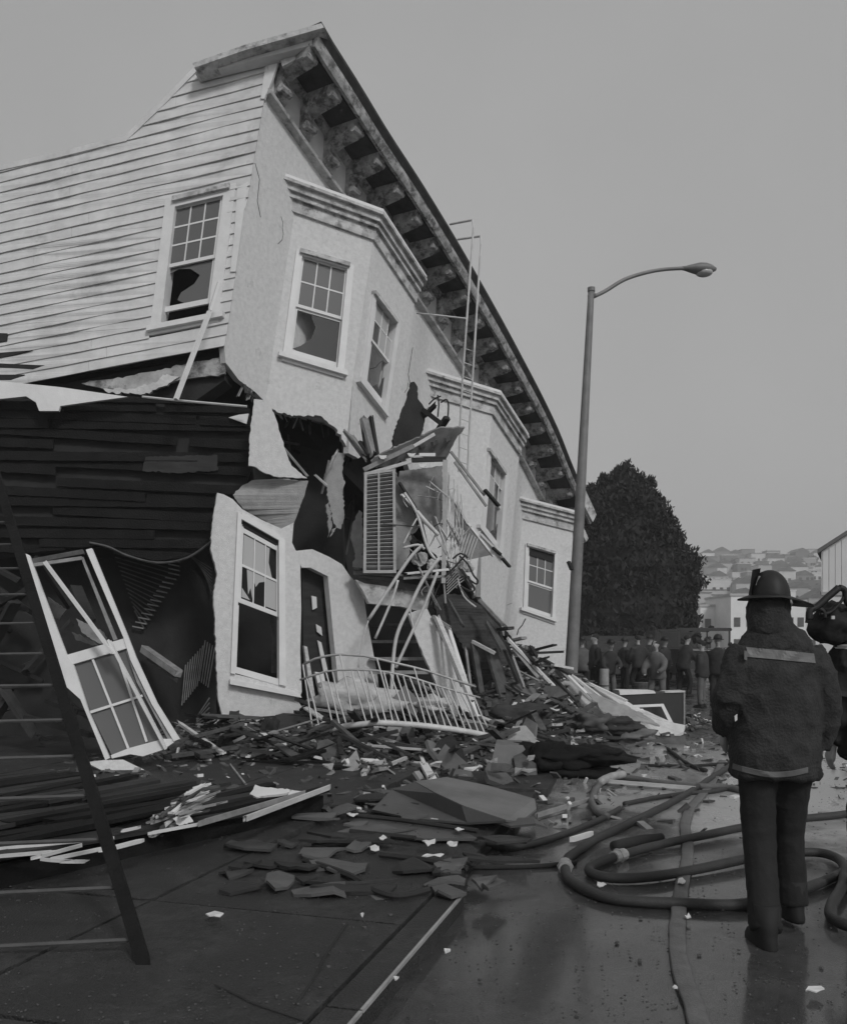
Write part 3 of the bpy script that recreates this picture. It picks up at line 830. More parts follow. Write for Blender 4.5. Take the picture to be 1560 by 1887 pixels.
# dark sheet gives the void its shade, laths hang before it
V1p = Plane(P(600, 900, 14.4), (.3, -1, 0))
house.part('void_shade_sheet', MB().poly(W, [(455, 660), (640, 700), (740, 780), (790, 900), (860, 1110), (650, 1100), (540, 1060), (500, 970), (470, 900), (455, 760)], .04, -.75), M['dark'])
rnd = random.Random(91)
for k in range(30):
    x, y = rnd.uniform(500, 665), rnd.uniform(770, 1020); a_ = rnd.choice([1.45, 1.6, 1.75, .5, 2.3, .1]) + rnd.uniform(-.15, .15); l_ = rnd.uniform(30, 120)
    o_ = -rnd.uniform(.35, .7)
    house.part('broken_stud', MB().plank(W.hit(x - l_ * math.cos(a_) / 2, y - l_ * math.sin(a_) / 2, o_), W.hit(x + l_ * math.cos(a_) / 2, y + l_ * math.sin(a_) / 2, o_ + rnd.uniform(-.1, .1)), rnd.uniform(.02, .09), .04), M[rnd.choice(['nearblack', 'darkwood', 'nearblack', 'dim', 'darkwood'])])
for q, m in (([(612, 840), (620, 832), (634, 835), (630, 870), (636, 890), (632, 900), (634, 955), (628, 975), (615, 965), (606, 925), (598, 880), (606, 865)], 'greyplaster'),
          ([(600, 930), (606, 925), (612, 970), (604, 990), (606, 975)], 'mid'), ([(612, 975), (622, 970), (608, 990)], 'greyplaster')):
    house.part('torn_lath', MB().poly(Plane(P(620, 900, 14.2), (.4, -1, .1)), jag(q, 2, 6, 24), .04), M[m])
for a, b, w, m in (((525, 828), (562, 872), .05, 'mid'), ((600, 875), (618, 838), .03, 'pale'), ((594, 905), (606, 850), .025, 'mid'), ((586, 880), (600, 893), .03, 'pale'), ((643, 805), (668, 836), .12, 'dim'), ((640, 800), (672, 845), .03, 'mid'),
                   ((538, 1062), (556, 1090), .03, 'dim')):
    house.part('lath', MB().plank(P(a[0], a[1], 14.1), P(b[0], b[1], 14.0), w, .03), M[m])
house.part('wall_scrap', MB().poly(Plane(P(655, 1000, 14.1), (.3, -1, 0)), jag([(662, 940), (668, 945), (668, 1050), (650, 1045), (655, 1020), (646, 990), (650, 965)], 2, 7, 25), .04), M['greyplaster'])
house.part('wall_scrap', MB().poly(Plane(P(740, 1000, 14.1), (.3, -1, 0)), jag([(728, 860), (740, 900), (760, 930), (770, 975), (757, 985), (755, 1020), (740, 1050), (728, 1050)], 2, 7, 26), .04), M['greyplaster'])
# lath-and-plaster wall inside, behind the arc of the sagging boards
LI = Plane(P(280, 1080, 14.3), (.2, -1, 0))
house.part('inner_partition', MB().poly(LI, [(-90, 900), (395, 985), (400, 1420), (-90, 1420)], .05, -.06), M['dark'])
for k in range(17):
    y = 1012 + k * 8.2
    xr = 332 - max(0, k - 4) * 5.5
    house.part('lath', MB().bar(LI.hit(200 + k * 3, y - 18, .0), LI.hit(xr, y + 16, .02), .02, .035, up=LI.n), M['dim'])
    house.part('lath_end', MB().bar(LI.hit(xr - 22, y + 11, .03), LI.hit(xr - 2, y + 15, .04), .02, .025, up=LI.n), M['mid'])
for k in range(13):
    x = 338 + k * 4.0
    y0 = 1240 - k * 5 if k < 8 else 1195 + (k - 8) * 3
    house.part('lath', MB().bar(LI.hit(x + 4 + k * .5, y0 - 15, .1), LI.hit(x - 3, y0 + 60, .1), .016, .02, up=LI.n), M['mid'])
for k in range(6):
    house.part('lath', MB().bar(LI.hit(362, 1322 + k * 3, .1), LI.hit(386, 1286 + k * 9, .1), .02, .02, up=LI.n), M['mid'])
for k in range(9):
    house.part('lath', MB().bar(LI.hit(345 + k * 4, 1020 + k * 4, .05), LI.hit(390, 1048 + k * 6, .05), .012, .02, up=LI.n), M['dim'])
house.part('fallen_beam', MB().plank(P(268, 1198, 14), P(325, 1238, 13.6), .14, .1), M['mid'])
house.part('fallen_beam', MB().plank(P(275, 1215, 14), P(322, 1250, 13.6), .06, .05), M['dim'])
# white leaning slab and stair opening in the middle
MP = Plane(P(760, 1150, 14.0), (.25, -1, 0))
house.part('leaning_wall_slab', MB().poly(Plane(P(800, 1200, 13.7), (.3, -1, .1)), jag([(752, 1131), (770, 1124), (787, 1122), (799, 1143), (835, 1225), (882, 1330), (840, 1332), (812, 1280), (785, 1218)], 1.2, 12, 27), .08), M['stucco'])
house.part('porch_shade_sheet', MB().poly(Plane(P(740, 1160, 15.2), (.25, -1, 0)), [(660, 1080), (800, 1095), (850, 1102), (915, 1160), (1000, 1275), (1000, 1300), (680, 1330)], .05), M['dark'])  # dark sheet standing in for the shade behind the porch
for k, (ya, yb) in enumerate(((1148, 1156), (1178, 1187), (1208, 1220), (1232, 1246))):
    st = MB().box(P(735, (ya + yb) / 2, 14.7 - k * .28), .95, .26, .05)
    house.part('stair_tread', st, M['dim'] if k < 2 else M['mid'])
house.part('porch_fascia', MB().poly(MP, [(655, 1068), (672, 1075), (795, 1092), (785, 1130), (740, 1118), (680, 1112), (668, 1088)], .2, .15), M['mould'])
house.part('porch_ledge', MB().bar(P(652, 1056, 13.8), P(822, 1066, 13.8), .3, .06), M['mid'])
house.part('porch_ledge', MB().bar(P(660, 1071, 13.85), P(800, 1088, 13.85), .2, .10), M['dim'])
house.part('door_frame', MB().plank(P(806, 1142, 13.6), P(868, 1290, 13.0), .09, .06), M['pale'])
house.part('door_frame', MB().plank(P(800, 1138, 13.7), P(826, 1155, 13.6), .05, .05), M['mid'])
house.part('door_frame', MB().plank(P(815, 1165, 13.7), P(850, 1262, 13.3), .03, .05), M['mid'])
house.part('door_frame', MB().plank(P(826, 1160, 13.7), P(880, 1330, 13.2), .07, .05), M['trim'])
# torn tar-paper roof hump on the right, with rafters below
hump = [(800, 1110), (815, 1095), (850, 1096), (880, 1112), (905, 1140), (922, 1158), (928, 1180), (960, 1230), (1000, 1268), (1004, 1285), (940, 1290), (890, 1285), (870, 1230), (840, 1170), (806, 1140)]
HP = Plane(P(880, 1170, 15.0), (.5, -1, .25))
fr = []
for x, y in jag(hump, 2.5, 9, 28):
    p = HP.hit(x, y); p.y += .12 * noise.noise(V((x * .03, y * .03, 1))); fr.append(p)
house.part('torn_roofing', MB().loops([fr], HP.n, .06), M['tar'])
for a, b, w, m in (((828, 1110), (850, 1150), .05, 'dim'), ((872, 1190), (888, 1285), .10, 'dim'), ((905, 1200), (930, 1285), .28, 'dim'), ((872, 1183), (908, 1202), .07, 'pale'),
                   ((945, 1215), (962, 1260), .05, 'mid'), ((918, 1168), (952, 1252), .07, 'darkwood'), ((900, 1150), (925, 1196), .16, 'dim'), ((858, 1200), (866, 1260), .04, 'mid'), ((888, 1110), (926, 1150), .05, 'mid'), ((920, 1160), (936, 1158), .12, 'tar')):
    house.part('rafter_stub', MB().plank(P(a[0], a[1], 14.7), P(b[0], b[1], 14.5), w, .05), M[m])
# broken timbers sticking up beside the upper bay
house.part('blackened_timber', MB().poly(Plane(P(750, 770, 14.2), (.3, -1, .1)), jag([(757, 704), (763, 703), (769, 712), (770, 735), (782, 752), (786, 760), (776, 800), (760, 822), (722, 832), (728, 795), (742, 752), (750, 735)], 2, 7, 29), .10), M['dark'])
for a, b, w, m in (((782, 757), (812, 780), .07, 'dark'), ((810, 790), (822, 772), .10, 'dark'), ((786, 762), (800, 748), .05, 'dark'), ((672, 774), (688, 832), .17, 'mid'), ((668, 775), (676, 830), .07, 'dark'), ((684, 772), (694, 835), .05, 'dark'),
                   ((646, 805), (670, 838), .15, 'mid'), ((668, 820), (682, 838), .18, 'dark')):
    house.part('broken_timber', MB().plank(P(a[0], a[1], 14.25), P(b[0], b[1], 14.1), w, .07), M[m])

# ================================================================== wrecked balcony hanging in the gap
bal = Thing('wrecked_balcony', 'crumpled fire escape balcony with bent rails hanging between the two nearer bays', 'balcony', P(760, 1060, 13.9))
bal.part('canopy_deck', MB().poly(Plane(P(770, 830, 14), (.15, -1, -.75)), jag([(683, 850), (700, 838), (745, 818), (790, 797), (812, 788), (856, 788), (838, 812), (822, 845), (800, 848), (768, 838), (720, 858), (688, 862)], 1.5, 9, 31), .05), M['ply'])
for k in range(6):
    x = 700 + k * 24
    bal.part('joist', MB().bar(P(x, 846 - k * 7, 13.8), P(x + 26, 826 - k * 6, 14.3), .04, .06), M['dim'])
bal.part('deck_edge', MB().bar(P(670, 866, 13.6), P(762, 822, 13.6), .05, .07), M['mid'])
bal.part('deck_edge', MB().bar(P(762, 822, 13.6), P(800, 800, 13.7), .04, .05), M['pale'])
bal.part('deck_edge', MB().bar(P(670, 876, 13.6), P(730, 858, 13.6), .06, .06), M['dim'])
bal.part('deck_edge', MB().bar(P(682, 872, 13.5), P(758, 850, 13.5), .03, .05), M['pale'])
bal.part('deck_edge', MB().bar(P(758, 848, 13.6), P(822, 846, 13.6), .05, .07), M['darkwood'])
bal.part('deck_edge', MB().bar(P(772, 838, 13.6), P(802, 838, 13.6), .03, .05), M['trim'])
for k, (x, y) in enumerate(((705, 842), (758, 838), (778, 858))):
    bal.part('plaster_scrap', MB().poly(Plane(P(x, y, 13.5), (0, -1, .2)), jag([(x - 8, y - 3), (x + 8, y - 3), (x + 3, y + 4), (x - 4, y + 3)], 1.5, 4, k), .02), M['paper'])
bal.part('corner_post', MB().bar(P(820, 848, 13.6), P(817, 1075, 13.6), .07, .07), M['louvre'])
bal.part('corner_post', MB().bar(P(818, 1075, 13.6), P(821, 1112, 13.6), .03, .03), M['mid'])
bal.part('back_panel', MB().poly(Plane(P(780, 930, 13.9), (.15, -1, 0)), jag([(736, 868), (815, 858), (815, 985), (800, 982), (778, 962), (765, 940), (745, 900), (733, 885)], 1, 9, 32), .03), M['ply'])
bal.part('side_panel', MB().poly(Plane(P(870, 1000, 14.4), (.4, -1, 0)), [(838, 925), (862, 965), (908, 1022), (862, 1032), (846, 1010), (838, 985)], .03), M['ply'])
for a, b, w, m in (((838, 925), (862, 968), .04, 'pale'), ((862, 965), (908, 1024), .06, 'trim'), ((830, 832), (892, 912), .04, 'mid'), ((838, 852), (895, 932), .035, 'mid'), ((893, 903), (918, 932), .08, 'dark'), ((908, 1010), (922, 1022), .05, 'dark'), ((926, 1030), (938, 1044), .05, 'dark'), ((770, 946), (804, 984), .05, 'trim'), ((740, 912), (757, 930), .05, 'trim'), ((736, 890), (765, 935), .05, 'darkwood'), ((886, 985), (918, 1018), .03, 'pale')):
    bal.part('loose_rail', MB().plank(P(a[0], a[1], 13.75), P(b[0], b[1], 13.85), w, .035, jag=.01), M[m])
for k in range(11):
    t = k / 10
    top = (826 + 8 * math.sin(k * 1.7) + t * 20, 870 + t * 60 + 8 * math.sin(k * 2.1)); bot = (822 + t * 32 + 4 * math.sin(k), 1000 + 20 * math.sin(k * 1.3) + t * 20)
    mid = ((top[0] + bot[0]) / 2 + 5 * math.sin(k * 2.7), (top[1] + bot[1]) / 2)
    bal.part('baluster', MB().tube([P(top[0], top[1], 13.7), P(mid[0], mid[1], 13.75), P(bot[0], bot[1], 13.7)], .009, 5, smooth_steps=3), M['iron'])
for k in range(9):
    x = 826 + k * 5.0
    bal.part('bent_bar', MB().tube([P(x + 14, 968 + k * 3, 13.7), P(x + 2, 1010 + k * 2, 13.65), P(x - 3, 1042 + (k % 3) * 6, 13.7)], .008, 5, smooth_steps=3), M['iron'])
for k in range(7):
    bal.part('bent_bar', MB().tube([P(823, 1085 + k * 5 - 20, 13.6), P(838 + k, 1066 + k * 5 - 20, 13.6), P(850 + k, 1060 + k * 5 - 22, 13.6)], .008, 5), M['pipe'])
for pts in (((846, 1024), (862, 1040), (872, 1060), (880, 1070), (876, 1076), (858, 1062), (845, 1046)), ((850, 1048), (866, 1072), (874, 1084), (868, 1090), (848, 1080)), ((834, 1030), (848, 1020), (862, 1028)), ((820, 1062), (840, 1042), (858, 1022))):
    bal.part('bent_strap', MB().tube([P(x, y, 13.55) for x, y in pts], .016, 6, smooth_steps=4), M['darkwood'])
for pts, rr in ((((779, 1004), (760, 1022), (737, 1054), (712, 1092), (679, 1142)), .026), (((810, 1027), (779, 1069), (755, 1118), (737, 1154), (728, 1185), (723, 1235), (721, 1288)), .028),
                (((806, 1054), (792, 1090), (779, 1123), (752, 1180), (729, 1231)), .024), (((733, 1069), (722, 1105), (691, 1177)), .02), (((679, 1142), (668, 1180), (660, 1230)), .012),
                (((745, 908), (768, 946), (787, 1008), (802, 1031)), .022), (((768, 942), (785, 962), (808, 986)), .03), (((755, 1120), (762, 1160), (775, 1195)), .012),
                (((722, 1288), (716, 1312), (706, 1332)), .05), (((742, 1010), (770, 1004), (782, 1012)), .02)):
    bal.part('bent_tube', MB().tube([P(x, y, 13.3) for x, y in pts], rr, 8, smooth_steps=4), M['iron'], smooth=True)
for a, b, m in (((742, 1058), (822, 1050), 'trim'), ((745, 1066), (818, 1062), 'mid'), ((655, 1048), (745, 1058), 'darkwood')):
    bal.part('floor_slat', MB().plank(P(a[0], a[1], 13.6), P(b[0], b[1], 13.6), .08, .035), M[m])
def blob(c, rx, ry, rz, seed=0, amp=.25, n=14):
    mb = MB(); vs = []; fs = []
    for i in range(n + 1):
        th = math.pi * i / n
        for j in range(2 * n):
            ph = math.pi * j / n
            d = V((math.sin(th) * math.cos(ph), math.sin(th) * math.sin(ph), math.cos(th)))
            k = 1 + amp * noise.noise(d * 1.7 + V((seed * 3.1, 0, 0))) + amp * .5 * noise.noise(d * 4 + V((seed, 2, 0)))
            vs.append(V(c) + V((d.x * rx, d.y * ry, d.z * rz)) * k)
    for i in range(n):
        for j in range(2 * n):
            k = (j + 1) % (2 * n)
            fs.append((i * 2 * n + j, (i + 1) * 2 * n + j, (i + 1) * 2 * n + k, i * 2 * n + k))
    return mb.add(vs, fs)
for k, (x, y, r_) in enumerate(((775, 1030, .10), (796, 1040, .08), (848, 1052, .07), (858, 1045, .09))):
    bal.part('rag', blob(P(x, y, 13.75), r_ * 1.3, .06, r_, k, .5, 8), M['fabric'])

rnd = random.Random(19)
for k in range(34):
    x, y = rnd.uniform(745, 868), rnd.uniform(890, 1095); a_ = rnd.choice([.9, 1.1, 1.9, 2.2, 1.5, .2]) + rnd.uniform(-.25, .25); l_ = rnd.uniform(18, 75)
    p_, q_ = P(x - l_ * math.cos(a_) / 2, y - l_ * math.sin(a_) / 2, 13.45 + rnd.uniform(0, .3)), P(x + l_ * math.cos(a_) / 2, y + l_ * math.sin(a_) / 2, 13.45 + rnd.uniform(0, .3))
    if k % 3: bal.part('bent_bar', MB().tube([p_, p_.lerp(q_, .5) + V((rnd.uniform(-.06, .06), 0, rnd.uniform(-.06, .06))), q_], rnd.uniform(.007, .013), 5, smooth_steps=4), M[rnd.choice(['iron', 'pipe', 'darkwood', 'mid'])])
    else: bal.part('loose_slat', MB().plank(p_, q_, rnd.uniform(.02, .05), .015), M[rnd.choice(['mid', 'pale', 'dim', 'darkwood'])])
# roof ladder of thin tubes hooked over the cornice
lad = Thing('roof_ladder', 'thin white gooseneck ladder hooked over the cornice near the middle of the house', 'ladder', P(860, 740, 16.5))
lad.part('ladder_rail', MB().tube([P(829, 413, 17.0), P(870, 405, 16.2), P(872, 420, 16.0), P(866, 500, 16.0), P(859, 600, 16.0), P(852, 700, 16.2), P(847, 790, 16.3), P(845, 870, 16.4)], .021, 6), M['iron'])
lad.part('ladder_rail', MB().tube([P(843, 441, 17.0), P(885, 435, 16.2), P(886, 450, 16.0), P(880, 540, 16.0), P(874, 640, 16.0), P(869, 720, 16.2), P(864, 800, 16.3), P(861, 880, 16.4)], .021, 6), M['iron'])
lad.part('ladder_stay', MB().tube([P(768, 577, 16.6), P(800, 580, 16.2), P(860, 587, 16.0)], .016, 5), M['iron'])
for k in range(9):
    y = 645 + k * 26
    lad.part('rung', MB().tube([P(856.5 - k * 1.4, y - 3, 16.1), P(872.5 - k * 1.3, y + 3, 16.1)], .009, 5), M['iron'])
for k, pts in enumerate((((806, 728), (808, 745), (806, 768)), ((812, 742), (822, 736), (826, 748), (824, 775)), ((790, 745), (800, 735), (812, 730)))):
    single('bent_wire', MB().tube([P(x, y, 14.6) for x, y in pts], .014, 5, smooth_steps=4), M['dark'], ('short black wire sticking straight up beside the blackened timber', 'hooked black strap standing above the balcony canopy', 'thin curved wire arching from the blackened timber')[k], 'wire', 'wires above the balcony canopy')

# louvred shutter
shut = Thing('louvred_shutter', 'upright grey louvred shutter standing beneath the balcony canopy', 'shutter', P(698, 1058, 13.5))
SP = Plane(P(698, 960, 13.5), (.12, -1, 0))
fs_, rs_ = qpl(SP, ((671, 870), (728, 862), (730, 1056), (669, 1056)))
for a in ((0, 0, .09, 1), (.91, 0, 1, 1), (.44, .0, .50, 1)): shut.part('stile', rs_(MB(), *a, .03, .05), M['louvre'])
for a in ((.09, 0, .44, .03), (.5, 0, .91, .03), (.09, .97, .91, 1.0)): shut.part('rail', rs_(MB(), *a, .028, .05), M['louvre'])
for k in range(25):
    v = .045 + k * .037
    for (u0, u1) in ((.09, .44), (.5, .91)):
        p = [SP.hit(*fs_(u0, v), .018), SP.hit(*fs_(u1, v), .018), SP.hit(*fs_(u1, v + .024), -.03), SP.hit(*fs_(u0, v + .024), -.03)]
        shut.part('louvre_slat', MB().hexa(p, [x + V((0, 0, .009)) for x in p]), M['louvre'])
shut.part('backing', rs_(MB(), .05, .01, .95, .99, -.05, .02), M['dark'])

# ================================================================== white pole, fallen railing, fallen window, fallen siding
single('white_batten', MB().bar(P(324, 736, 12.7), P(386, 574, 13.25), .065, .05), M['trim'], 'slim white batten leaning from the dark ledge up to the side window', 'batten')
single('white_batten', MB().bar(P(387, 572, 13.28), P(403, 520, 13.35), .05, .04), M['trim'], 'short end of the white batten lying against the casing of the side window', 'batten')

rail = Thing('fallen_railing', 'pale iron railing with curved rails and thin balusters lying toppled before the entrance', 'railing', G(740, 1400))
def rpt(pts, t, D):
    x = pts[0][0] + (pts[-1][0] - pts[0][0]) * t
    for i in range(len(pts) - 1):
        if pts[i][0] <= x <= pts[i + 1][0] + .01:
            k = (x - pts[i][0]) / (pts[i + 1][0] - pts[i][0])
            return P(x, pts[i][1] + (pts[i + 1][1] - pts[i][1]) * k, D)
BRp = [(571, 1360), (597, 1348), (635, 1338), (699, 1332), (776, 1337), (853, 1347), (912, 1359)]
R1 = [(558, 1225), (587, 1211), (623, 1206), (674, 1209), (720, 1220), (776, 1233), (876, 1266)]
R2 = [(553, 1253), (597, 1238), (635, 1234), (699, 1236), (751, 1246), (815, 1267), (884, 1286)]
Dr = lambda t: 12.1 - .35 * math.sin(math.pi * t)
rail.part('bottom_rail', MB().tube([rpt(BRp, t / 14, Dr(t / 14)) for t in range(15)], .042, 8), M['iron'], smooth=True)
rail.part('top_rail', MB().tube([rpt(R1, t / 14, Dr(t / 14) + .1) for t in range(15)], .018, 6), M['pipe'], smooth=True)
rail.part('middle_rail', MB().tube([rpt(R2, t / 14, Dr(t / 14) + .07) for t in range(15)], .016, 6), M['pipe'], smooth=True)
for k in range(28):
    t = .02 + .965 * k / 27
    if k in (2, 7): continue
    t2 = max(0, t - .02)
    a = rpt(BRp, t, Dr(t)); b = rpt(R2 if k % 6 else R1, t2, Dr(t2) + .07)
    m_ = a.lerp(b, .5) + V((.02 * math.sin(k * 2.3), 0, 0))
    rail.part('baluster', MB().tube([a, m_, b], .0125, 5), M['iron'])
rail.part('rail_end', MB().plank(P(912, 1360, 12.1), P(985, 1372, 12.3), .06, .04, jag=.02), M['trim'])

FW = Plane(P(190, 1240, 10.4), (.1, -1, .18))
fw = Thing('fallen_window', 'white wooden window frame torn from the wall and leaning over at the left', 'window frame', G(210, 1412, .085))
for nm, q, off, th, m in (
    ('left_casing', [(31, 1014), (42, 1018), (54, 1023), (123, 1207), (136, 1226), (164, 1312), (202, 1397), (194, 1401), (148, 1289), (108, 1253), (99, 1223)], .06, .05, 'trim'),
    ('right_casing', [(158, 1013), (169, 1010), (235, 1171), (250, 1210), (289, 1295), (331, 1362), (320, 1366), (279, 1297), (240, 1216), (227, 1174)], .07, .06, 'trim'),
    ('sash_channel', [(149, 1028), (153, 1026), (216, 1178), (209, 1180)], .02, .03, 'mid'),
    ('head', [(56, 1030), (152, 1012), (155, 1020), (59, 1038)], .02, .05, 'dim'),
    ('head', [(59, 1038), (150, 1025), (152, 1031), (61, 1044)], .03, .03, 'mid'),
    ('meeting_rail', [(123, 1207), (230, 1176), (236, 1194), (135, 1224)], .05, .05, 'trim'),
    ('muntin', [(168, 1214), (172, 1213), (238, 1378), (234, 1380)], .03, .02, 'trim'),
    ('muntin', [(212, 1202), (216, 1201), (272, 1366), (268, 1368)], .03, .02, 'trim'),
    ('muntin', [(166, 1310), (262, 1280), (263, 1284), (167, 1315)], .034, .02, 'trim'),
    ('bottom_rail', [(237, 1379), (300, 1362), (331, 1361), (300, 1382), (263, 1394), (240, 1390), (206, 1398), (204, 1392)], .05, .05, 'trim'),
    ('inner_stile', [(236, 1194), (243, 1220), (262, 1262), (318, 1362), (310, 1364), (252, 1258), (232, 1200)], .04, .04, 'mid')):
    fw.part(nm, MB().poly(FW, q, th, off), M[m])
fw.part('pane', MB().poly(FW, [(136, 1226), (234, 1197), (262, 1280), (167, 1312)], .006, .0), M['glass'])
fw.part('pane', MB().poly(FW, [(167, 1314), (262, 1284), (300, 1362), (206, 1392)], .006, .0), M['glass'])
fw.part('loose_stop', MB().plank(P(89, 1044, 10.2), P(202, 1196, 10.15), .065, .03), M['trim'])
fw.part('loose_stop', MB().plank(P(206, 1190, 10.2), P(302, 1372, 10.25), .07, .03), M['trim'])
fw.part('split_wood', MB().poly(Plane(P(170, 1160, 10.7), (0, -1, 0)), jag([(140, 1140), (160, 1150), (190, 1165), (205, 1190), (180, 1185), (150, 1165)], 2, 7, 41), .03), M['mid'])
fw.part('split_wood', MB().poly(Plane(P(100, 1120, 10.7), (0, -1, 0)), jag([(88, 1100), (122, 1124), (110, 1142), (96, 1136)], 2, 7, 42), .03), M['dim'])
fw.part('split_wood', MB().poly(Plane(P(150, 1170, 10.7), (0, -1, 0)), jag([(132, 1165), (175, 1182), (182, 1192), (140, 1180)], 2, 7, 43), .03), M['dim'])
single('plaster_slab', MB().poly(Plane(P(215, 1420, 10.1), (.05, -1, .7)), [(158, 1405), (190, 1401), (227, 1400), (274, 1423), (269, 1448), (240, 1440), (214, 1433)], .05), M['stucco'], 'broken white wall slab lying under the foot of the fallen window frame', 'wall slab')

FS = plane3(P(0, 890, 6.6), P(270, 1795, 3.95), P(-60, 1795, 3.95))
sid = Thing('leaning_ladder', 'long dark ladder leaning in at the left edge with thin worn rungs', 'ladder', G(262, 1800, .085))
ys = [848, 886, 922, 962, 1003, 1047, 1095, 1148, 1204, 1263, 1329, 1398, 1473, 1556, 1647, 1745]
RX = [(780, -36), (865, -8), (1010, 33), (1260, 104), (1450, 161), (1650, 218), (1802, 273)]
def rx(y):
    for i in range(len(RX) - 1):
        if RX[i][0] <= y <= RX[i + 1][0]: return RX[i][1] + (RX[i + 1][1] - RX[i][1]) * (y - RX[i][0]) / (RX[i + 1][0] - RX[i][0])
    return RX[-1][1]
for side in (0, -1):
    off_ = -330 if side else 0
    mb = MB()
    pts_ = [FS.hit(rx(y) + off_ * (y - 300) / 1500, y, .0) for y in (800, 1000, 1200, 1400, 1600, 1800)]
    mb.bar(pts_[0], pts_[-1], .06, .09, up=FS.n)
    sid.part('rail', mb, M['nearblack'])
for k, y in enumerate(ys):
    ti = -max(0, k - 9) * 2.2
    a_, b_ = FS.hit(rx(y) - 330 * (y - 300) / 1500, y + 3, .0), FS.hit(rx(y) - 2, y + ti, .0)
    if k == 13: b_ = a_.lerp(b_, .985)
    sid.part('rung', MB().tube([a_, b_], .0085 + .003 * (k > 8), 6), M['darkline'])
# timbers added behind the ladder, the hollow's shade put into their colour
rnd = random.Random(31)
for k in range(26):
    x, y = rnd.uniform(-40, 160), rnd.uniform(1040, 1400); D_ = rnd.uniform(11.2, 13.6); a_ = rnd.uniform(-1.2, 1.2); l_ = rnd.uniform(40, 130)
    single('dark_timber', MB().plank(P(x - l_ * math.cos(a_) / 2, y - l_ * math.sin(a_) / 2, D_), P(x + l_ * math.cos(a_) / 2, y + l_ * math.sin(a_) / 2, D_ + rnd.uniform(-.5, .5)), rnd.uniform(.06, .2), .06), M[rnd.choice(['darkwood', 'tar', 'darkwood', 'dark'])],
           f'{"long" if l_ > 90 else "short"} near-black timber {"tilting" if abs(a_) > .5 else "lying level"} {"high" if y < 1160 else "low" if y > 1290 else "midway"} in the dark behind the ladder', 'timber', 'near-black timbers in the dark behind the ladder')
# ================================================================== rubble
def mound(x, y):
    h = 0
    for cx, cy, hh, rx, ry in ((1.7, 16.2, 1.35, 1.1, 1.5), (3.0, 18.3, .75, 1.0, 1.2), (4.4, 17.4, .25, 1.1, 1.6), (.2, 15.0, .55, 1.8, 1.2), (-1.2, 14.3, .45, 1.3, .9), (2.3, 14.9, .16, 1.5, .8), (-1.8, 12.6, .28, 1.5, 1.0), (1.0, 13.2, .12, 1.2, .7), (-.4, 11.0, .12, 1.3, .8), (.4, 12.2, .16, 1.8, 1.2), (-3.2, 12.3, .25, 1.2, 1.2)):
        h += hh * math.exp(-((x - cx) / rx) ** 2 - ((y - cy) / ry) ** 2)
    f = min(1, h * 4)
    h += f * (.16 * noise.noise(V((x * 1.7, y * 1.7, 0))) + .13 * abs(noise.noise(V((x * 4.1, y * 4.1, 5)))) + .05 * noise.noise(V((x * 11, y * 11, 9))))
    return h
hm = grid_mesh(-5.4, 6.6, 9.6, 21.5, 150, 150, lambda x, y: mound(x, y) - .03)
o = mesh_obj('rubble_heap', hm, M['rubble']); o['kind'] = 'stuff'
o['label'] = 'low heap of dark rubble and dust spilling from the crushed storey'
# chips in the rubble: too small to pick apart
rnd = random.Random(5)
ch = MB()
for k in range(9000):
    x, y = rnd.uniform(-4.4, 5.6), rnd.uniform(7.2, 19.5)
    h = mound(x, y)
    if h < .06 and rnd.random() > (.22 if y > 9 else .10): continue
    if h < .06: h = .09 if (V((x, y, 0)) - KA).dot(kn) > .1 else .0
    c = V((x, y, h + .01)); s_ = rnd.uniform(.02, .09)
    ax = V((rnd.uniform(-1, 1), rnd.uniform(-1, 1), rnd.uniform(-.5, .5))).normalized()
    ch.bar(c - ax * s_, c + ax * s_, s_ * rnd.uniform(.3, 1.2), s_ * rnd.uniform(.1, .5))
half = len(ch.v) // 8
for name, mm, lo_, hi_ in (('rubble_chips', 'dim', 0, .72), ('rubble_chips', 'mid', .72, .9), ('rubble_chips', 'paper', .9, 1.0)):
    sub = MB()
    a_, b_ = int(half * lo_), int(half * hi_)
    sub.v = ch.v[a_ * 8:b_ * 8]; sub.f = [tuple(i - a_ * 8 for i in f_) for f_ in ch.f[a_ * 6:b_ * 6]]
    o = mesh_obj(name, sub, M[mm]); o['kind'] = 'stuff'
    o['label'] = {'dim': 'dark splinters and chips scattered over the rubble', 'mid': 'raw wood splinters scattered over the rubble', 'paper': 'pale plaster chips scattered over the rubble'}[mm]
grit = MB(); rg = random.Random(8)
for k in range(3800):
    y = 3.2 + 7 * rg.random() ** 1.3; x = rg.uniform(-.55, .55) * y + .1
    onp = (V((x, y, 0)) - KA).dot(kn) > .18
    c = V((x, y, .105 if onp else .012)); s_ = rg.uniform(.0015, .0055) * (2.2 if rg.random() < .04 else 1)
    ax = V((rg.uniform(-1, 1), rg.uniform(-1, 1), 0)).normalized()
    grit.bar(c - ax * s_, c + ax * s_, s_ * 1.4, s_ * .9)
o = mesh_obj('grit', grit, M['dim']); o['kind'] = 'stuff'; o['label'] = 'fine grit and crumbs over the wet pavement and road'
